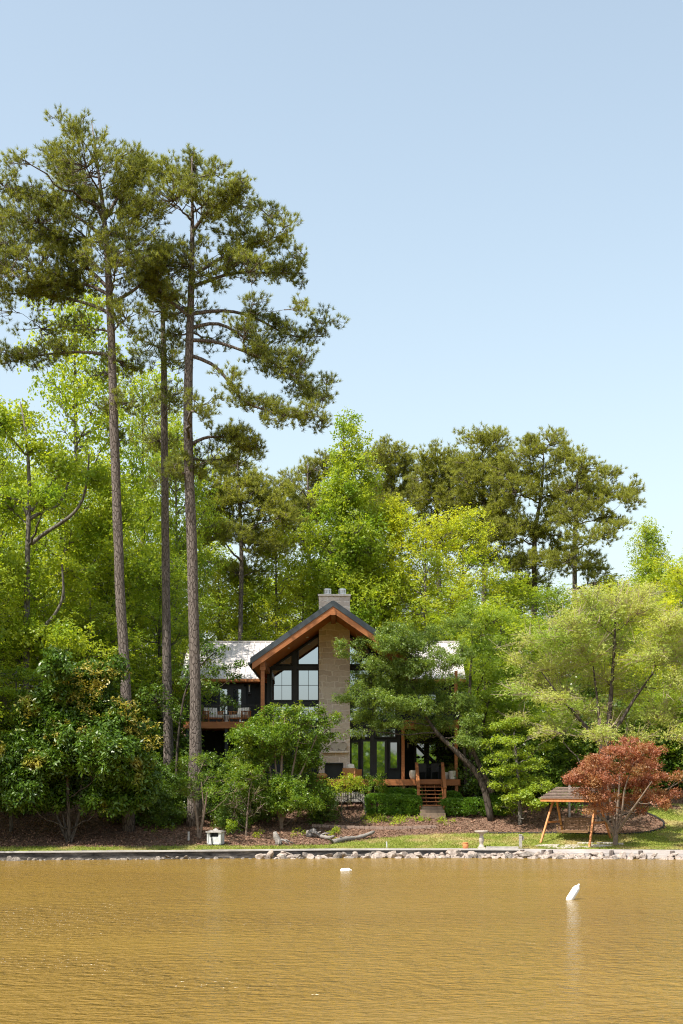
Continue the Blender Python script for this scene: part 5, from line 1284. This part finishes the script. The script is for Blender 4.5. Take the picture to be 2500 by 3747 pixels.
broad_px('elm_tree', 'wide pale yellow green tree with bare tan twigs and dark forked trunk at the right',
     [(2212, 3040, 34), (2216, 2900, 30), (2222, 2760, 26), (2228, 2640, 20), (2240, 2500, 14), (2250, 2350, 8), (2255, 2180, 4)], 70.5,
     [(2260, 2190, 80, 60), (2340, 2230, 80, 60), (2180, 2260, 90, 60), (2080, 2290, 80, 60), (2420, 2300, 80, 60), (2280, 2330, 90, 70), (2000, 2340, 70, 40), (1940, 2330, 50, 30), (2130, 2380, 100, 60), (2380, 2400, 100, 60), (2490, 2390, 70, 60), (2030, 2430, 90, 50),
      (2220, 2460, 100, 60), (2330, 2510, 100, 60), (2460, 2500, 80, 60), (1960, 2490, 80, 30), (2090, 2510, 90, 40), (2010, 2560, 80, 30), (2140, 2590, 90, 40), (2420, 2610, 90, 50), (2280, 2620, 90, 40), (2060, 2640, 90, 30), (2180, 2690, 90, 30), (2340, 2690, 90, 30), (2490, 2690, 70, 40), (1990, 2680, 60, 20), (1890, 2400, 40, 30), (1880, 2540, 50, 30), (1910, 2620, 60, 24), (2500, 2280, 60, 60), (2140, 2190, 60, 40), (2380, 2160, 60, 40), (2480, 2780, 50, 24)],
     'zelkova_leaf', 'dark_bark', twigmat='twig_bark', dens=8, nspray=15, nleaf=6, L=.09, asp=.6, up=.8, out=.4, droop=.1, cl=(.7, .7, .4), spread=.9, rl=.06, twig=.010, slope=.75,
     stems=[[(2222, 2760, 22), (2170, 2690, 16), (2110, 2620, 12), (2040, 2540, 8), (1980, 2460, 4)], [(2224, 2740, 20), (2260, 2660, 15), (2320, 2560, 10), (2400, 2450, 6)], [(2196, 3035, 24), (2200, 2860, 20), (2200, 2720, 16), (2190, 2600, 10), (2170, 2440, 6)]])
broad_px('japanese_maple', 'dark red Japanese maple spreading over the garden swing',
     [(2252, 3098, 20), (2252, 3050, 17), (2256, 3020, 14), (2262, 2930, 9), (2270, 2830, 6), (2275, 2740, 3)], 65.6,
     [(2305, 2710, 30, 16), (2270, 2750, 70, 24), (2360, 2740, 50, 22), (2160, 2780, 50, 18, -1.5), (2210, 2800, 70, 26), (2310, 2800, 80, 30), (2400, 2790, 45, 24), (2110, 2830, 50, 16, -1.5), (2070, 2845, 40, 16, -1.5), (2170, 2850, 70, 24, -1.5), (2260, 2860, 80, 26), (2360, 2860, 80, 26), (2450, 2840, 50, 16), (2485, 2835, 28, 12),
      (2110, 2900, 40, 14, -1.5), (2180, 2910, 60, 18, -1.5), (2270, 2920, 60, 18), (2370, 2910, 70, 20), (2450, 2900, 45, 16), (2150, 2960, 30, 14, -1.5), (2200, 2950, 35, 14), (2420, 2935, 40, 14), (2350, 2960, 25, 10), (2140, 2860, 45, 18, -1.5), (2400, 2850, 40, 18)],
     'red_leaf', 'tan_bark', dens=13.0, nspray=20, nleaf=6, L=.095, asp=.5, up=.9, out=.5, droop=.5, cl=(.36, .36, .24), spread=.6, rl=.04, twig=.007,
     stems=[[(2250, 3060, 14), (2225, 3010, 11), (2180, 2980, 8), (2140, 2920, 5)], [(2256, 3050, 13), (2285, 2990, 10), (2320, 2930, 7), (2360, 2860, 4)], [(2252, 3050, 12), (2236, 2980, 9), (2225, 2900, 7), (2210, 2820, 4)], [(2255, 3050, 11), (2276, 2970, 8), (2280, 2890, 6), (2310, 2800, 4)]])

# ---- clipped and loose shrubs
def clipped(px, py_top, py_bot, hw, label, group, rz=0, box=.45, D=None, mat='box_leaf', n=5200, L=.06, name='boxwood_shrub'):
    g = gpt(px, py_bot) if D is None else np.array([X(px, D), D, G(X(px, D), D)])
    h = (py_bot - py_top) / F * g[1] if D is None else Z(py_top, D) - g[2]
    w = hw / F * g[1]
    r_ = empty(name, g, label, 'shrub', group, rz)
    d = unit(rng.standard_normal((n, 3))); d[:, 2] = np.where(d[:, 2] < -.75, -d[:, 2], d[:, 2])
    e = box; q = np.sign(d) * np.abs(d) ** (1 - .5 * e); q /= (np.abs(q) ** (2 + 3 * e)).sum(1, keepdims=True) ** (1 / (2 + 3 * e))
    nz = np.array([mnoise.noise(Vector(v_ * 2.3 + g)) for v_ in d])
    p = q * np.array([w, w * .85, h * .52]) * (.90 + .10 * rng.random((n, 1)) + .10 * nz[:, None]) + [0, 0, h * .5]
    m_ = MB(); dd = unit(d * .8 + rng.standard_normal((n, 3)) * .6 + [0, 0, .3]); nr = unit(d + rng.standard_normal((n, 3)) * .55)
    kites(m_, p, dd, nr, L * (.7 + .6 * rng.random(n)), L * .55)
    # inner twigs and second leaf layer so that no gap shows through
    k2 = n // 3; kites(m_, p[:k2] * [.86, .86, .92], dd[:k2], nr[:k2], L * 2.4, L * 2.0)
    set_root(m_, 'foliage', mat, r_)
    m_ = MB()
    for _ in range(9):
        e_ = rng.standard_normal(3) * [w * .4, w * .35, .05]; m_.tube([(0, 0, -.05), (e_[0] * .6, e_[1] * .6, h * .4), (e_[0], e_[1], h * .8)], [.025, .018, .008], 5)
    set_root(m_, 'stem', 'dark_bark', r_)
    return r_
gX = 'clipped boxwoods by the stairs'
clipped(1378, 2906, 2980, 42, 'clipped square boxwood, first of the row left of the stone steps', gX, 0, .8)
clipped(1448, 2908, 2982, 40, 'clipped boxwood in the middle of the row left of the stone steps', gX, .3, .6)
clipped(1506, 2912, 2982, 36, 'rounded boxwood touching the left side of the stone steps', gX, .5, .5)
clipped(1440, 2884, 2955, 34, 'round boxwood behind the row, left of the iris clump', gX, .1, .4)
clipped(1492, 2888, 2955, 40, 'round boxwood behind the row, under the iris clump', gX, .1, .4)
clipped(1648, 2897, 2960, 40, 'domed boxwood right of the stairs, behind the low hedge', gX, .2, .4)
clipped(1655, 2924, 2982, 46, 'boxwood of the low hedge touching the right side of the stone steps', gX, .2, .6)
clipped(1735, 2920, 2982, 55, 'middle boxwood of the low hedge right of the steps', gX, .4, .6)
clipped(1815, 2915, 2985, 50, 'last boxwood of the low hedge, beside the dogwood', gX, .7, .5)
def loose(name, label, px, py_bot, lobes, mat, D=None, L=.1, dens=6, group=None, asp=.6, nspray=9, cl=.28, bark='dark_bark'):
    g = gpt(px, py_bot) if D is None else np.array([X(px, D), D, G(X(px, D), D)])
    D_ = g[1]; lb = [(rel(c, g), r_, n) for c, r_, n in lobes_px(lobes, D_, dens, .3)]
    ztop = max(c[2] for c, _, _ in lb)
    tr = np.array([(0, 0, -.1, .04), (.02, 0, ztop * .4, .03), (0, 0, max(.5, ztop * .95), .012)])
    return broad(name, label, g, tr, lb, mat, bark, 'shrub', group, nspray=nspray, nleaf=6, L=L, asp=asp, cl=(cl, cl, cl * .8), rl=.025, twig=.007, crown_name='foliage', trunk_name='stem')
loose('viburnum_shrub', 'light green leafy shrub before the wicker chair and fireplace', 1270, 2960, [(1240, 2860, 40, 24), (1290, 2845, 40, 22), (1260, 2885, 45, 22), (1320, 2870, 40, 24)], 'bright_leaf', L=.10, dens=7)
loose('viburnum_shrub', 'deep green leafy shrub below the low deck, left of the iris', 1370, 2955, [(1350, 2855, 45, 22), (1395, 2862, 32, 24), (1370, 2890, 50, 24), (1405, 2890, 20, 22)], 'myrtle_leaf', L=.10, dens=7.5)
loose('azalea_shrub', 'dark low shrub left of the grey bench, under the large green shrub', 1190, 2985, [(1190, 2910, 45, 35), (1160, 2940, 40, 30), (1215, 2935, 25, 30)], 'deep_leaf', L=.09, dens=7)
loose('climbing_vine', 'thin twiggy vine straggling before the grey bench', 1250, 2985, [(1250, 2930, 26, 40, None, .5), (1285, 2925, 24, 26, None, .5), (1240, 2890, 22, 26, None, .6)], 'twig_leaf', L=.06, dens=6, nspray=3, bark='tan_bark')
g = gpt(1490, 2958); r = empty('iris_clump', g + [0, .35, .45], 'clump of upright yellow green iris blades under the low deck', 'plant')
m = MB(); n = 130; p = rng.standard_normal((n, 3)) * [.5, .16, .02]; d = rng.standard_normal((n, 3)) * [.28, .2, .1] + [0, 0, 1]
kites(m, p, d, np.tile([0, -1., 0.1], (n, 1)) + rng.standard_normal((n, 3)) * .4, .55 + .3 * rng.random(n), .035, .06); set_root(m, 'foliage', 'iris_leaf', r)
for px, py, s, lab in ((1010, 2992, 24, 'small bright seedling behind the upright stump'), (1222, 3055, 20, 'small bright seedling beside the grey driftwood up the slope'), (850, 3050, 30, 'low yellow green shrub right of the white box')):
    loose('small_shrub', lab, px, py, [(px, py - s, s, s * .8)], 'bright_leaf', L=.08, dens=16, nspray=6, cl=.16)

# understory filling the shade below the trees: one bush, copied
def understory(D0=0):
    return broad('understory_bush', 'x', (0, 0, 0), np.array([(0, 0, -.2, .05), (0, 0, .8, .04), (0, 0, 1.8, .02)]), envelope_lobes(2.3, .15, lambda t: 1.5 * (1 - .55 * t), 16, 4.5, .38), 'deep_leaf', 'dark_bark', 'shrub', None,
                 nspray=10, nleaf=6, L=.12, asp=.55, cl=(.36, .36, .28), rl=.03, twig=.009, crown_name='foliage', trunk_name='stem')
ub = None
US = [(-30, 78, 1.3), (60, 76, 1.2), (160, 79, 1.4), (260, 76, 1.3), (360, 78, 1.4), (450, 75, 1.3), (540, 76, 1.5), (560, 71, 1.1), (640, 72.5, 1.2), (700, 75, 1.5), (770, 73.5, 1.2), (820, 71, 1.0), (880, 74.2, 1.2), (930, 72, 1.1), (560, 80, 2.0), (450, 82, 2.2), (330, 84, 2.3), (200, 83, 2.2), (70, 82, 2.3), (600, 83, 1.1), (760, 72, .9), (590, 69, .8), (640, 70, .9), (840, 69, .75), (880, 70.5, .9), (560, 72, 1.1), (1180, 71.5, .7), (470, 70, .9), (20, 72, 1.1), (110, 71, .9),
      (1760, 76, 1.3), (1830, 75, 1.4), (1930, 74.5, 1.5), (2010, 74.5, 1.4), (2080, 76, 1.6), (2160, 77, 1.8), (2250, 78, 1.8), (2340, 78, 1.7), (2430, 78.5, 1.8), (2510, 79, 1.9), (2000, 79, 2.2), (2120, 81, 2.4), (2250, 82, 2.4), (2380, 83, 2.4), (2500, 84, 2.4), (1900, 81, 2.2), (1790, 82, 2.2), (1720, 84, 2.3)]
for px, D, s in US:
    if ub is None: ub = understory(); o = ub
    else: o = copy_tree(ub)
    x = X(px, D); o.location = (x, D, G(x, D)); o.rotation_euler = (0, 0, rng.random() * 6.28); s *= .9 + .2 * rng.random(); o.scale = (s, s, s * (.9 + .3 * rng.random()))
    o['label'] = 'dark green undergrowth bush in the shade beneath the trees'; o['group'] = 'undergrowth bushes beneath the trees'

# unseen trees added beyond both frame edges; the left ones shade the shore
for px, top, hw, D in ((-230, 1500, 230, 70), (-420, 1300, 260, 74), (-640, 1500, 260, 70), (-250, 1700, 200, 66.5), (-480, 1800, 220, 66), (-330, 1500, 230, 63.5), (-560, 1300, 260, 62), (-800, 1300, 280, 61), (2640, 1950, 220, 92), (2780, 2060, 220, 86), (2930, 1980, 230, 93), (2700, 2300, 200, 80), (3080, 2120, 230, 88), (2880, 2330, 220, 79), (3250, 2000, 240, 92), (3120, 2350, 220, 78), (3400, 2150, 240, 84)):
    place('full', 'bright_leaf', 'grey_bark', 'woodland_tree', 'unseen green woodland tree added beyond the edges of the frame', px, top, hw, D, 'woodland trees in the background')

# ================================================================== LIGHT, SKY, CAMERA
EL, AZL = R(57), R(40)          # sun height; how far in front of the left
sv = Vector((-math.cos(EL) * math.cos(AZL), -math.cos(EL) * math.sin(AZL), math.sin(EL)))
sun = bpy.data.lights.new('sun', 'SUN'); sun.energy = 5.0; sun.angle = R(.5); sun.color = (1, .94, .84)
so = bpy.data.objects.new('sun', sun); col.objects.link(so); so.rotation_euler = (-sv).to_track_quat('-Z', 'Y').to_euler(); so.location = (-60, 40, 90)
w = bpy.data.worlds.new('World'); scene.world = w; w.use_nodes = True
nt = w.node_tree; bg = nt.nodes['Background']
sk = nt.nodes.new('ShaderNodeTexSky'); sk.sky_type = 'NISHITA'; sk.sun_disc = False
sk.sun_elevation = EL; sk.sun_rotation = math.atan2(sv.x, sv.y); sk.altitude = 100; sk.air_density = 1.45; sk.dust_density = 2.4; sk.ozone_density = 1.6
hs = nt.nodes.new('ShaderNodeHueSaturation'); hs.inputs['Saturation'].default_value = .68; hs.inputs['Hue'].default_value = .488
nt.links.new(sk.outputs[0], hs.inputs['Color']); nt.links.new(hs.outputs[0], bg.inputs[0]); bg.inputs[1].default_value = .136

cam = bpy.data.cameras.new('camera'); co = bpy.data.objects.new('camera', cam); col.objects.link(co)
co.location = (0, 0, CAMZ); co.rotation_euler = (R(90), 0, 0)
cam.sensor_fit = 'VERTICAL'; cam.sensor_height = 36; cam.lens = 36 * F / 3747; cam.shift_y = (HORIZ - 1873.5) / 3747
cam.clip_start = .1; cam.clip_end = 3000
scene.camera = co
scene.view_settings.view_transform = 'Standard'; scene.view_settings.look = 'None'; scene.view_settings.exposure = 0.75
scene.cycles.max_bounces = 8; scene.cycles.diffuse_bounces = 5; scene.cycles.glossy_bounces = 3; scene.cycles.transmission_bounces = 4
scene.cycles.caustics_reflective = False; scene.cycles.caustics_refractive = False

scene.cycles.use_denoising = True; scene.cycles.denoising_prefilter = 'NONE'; scene.cycles.filter_width = 1.1
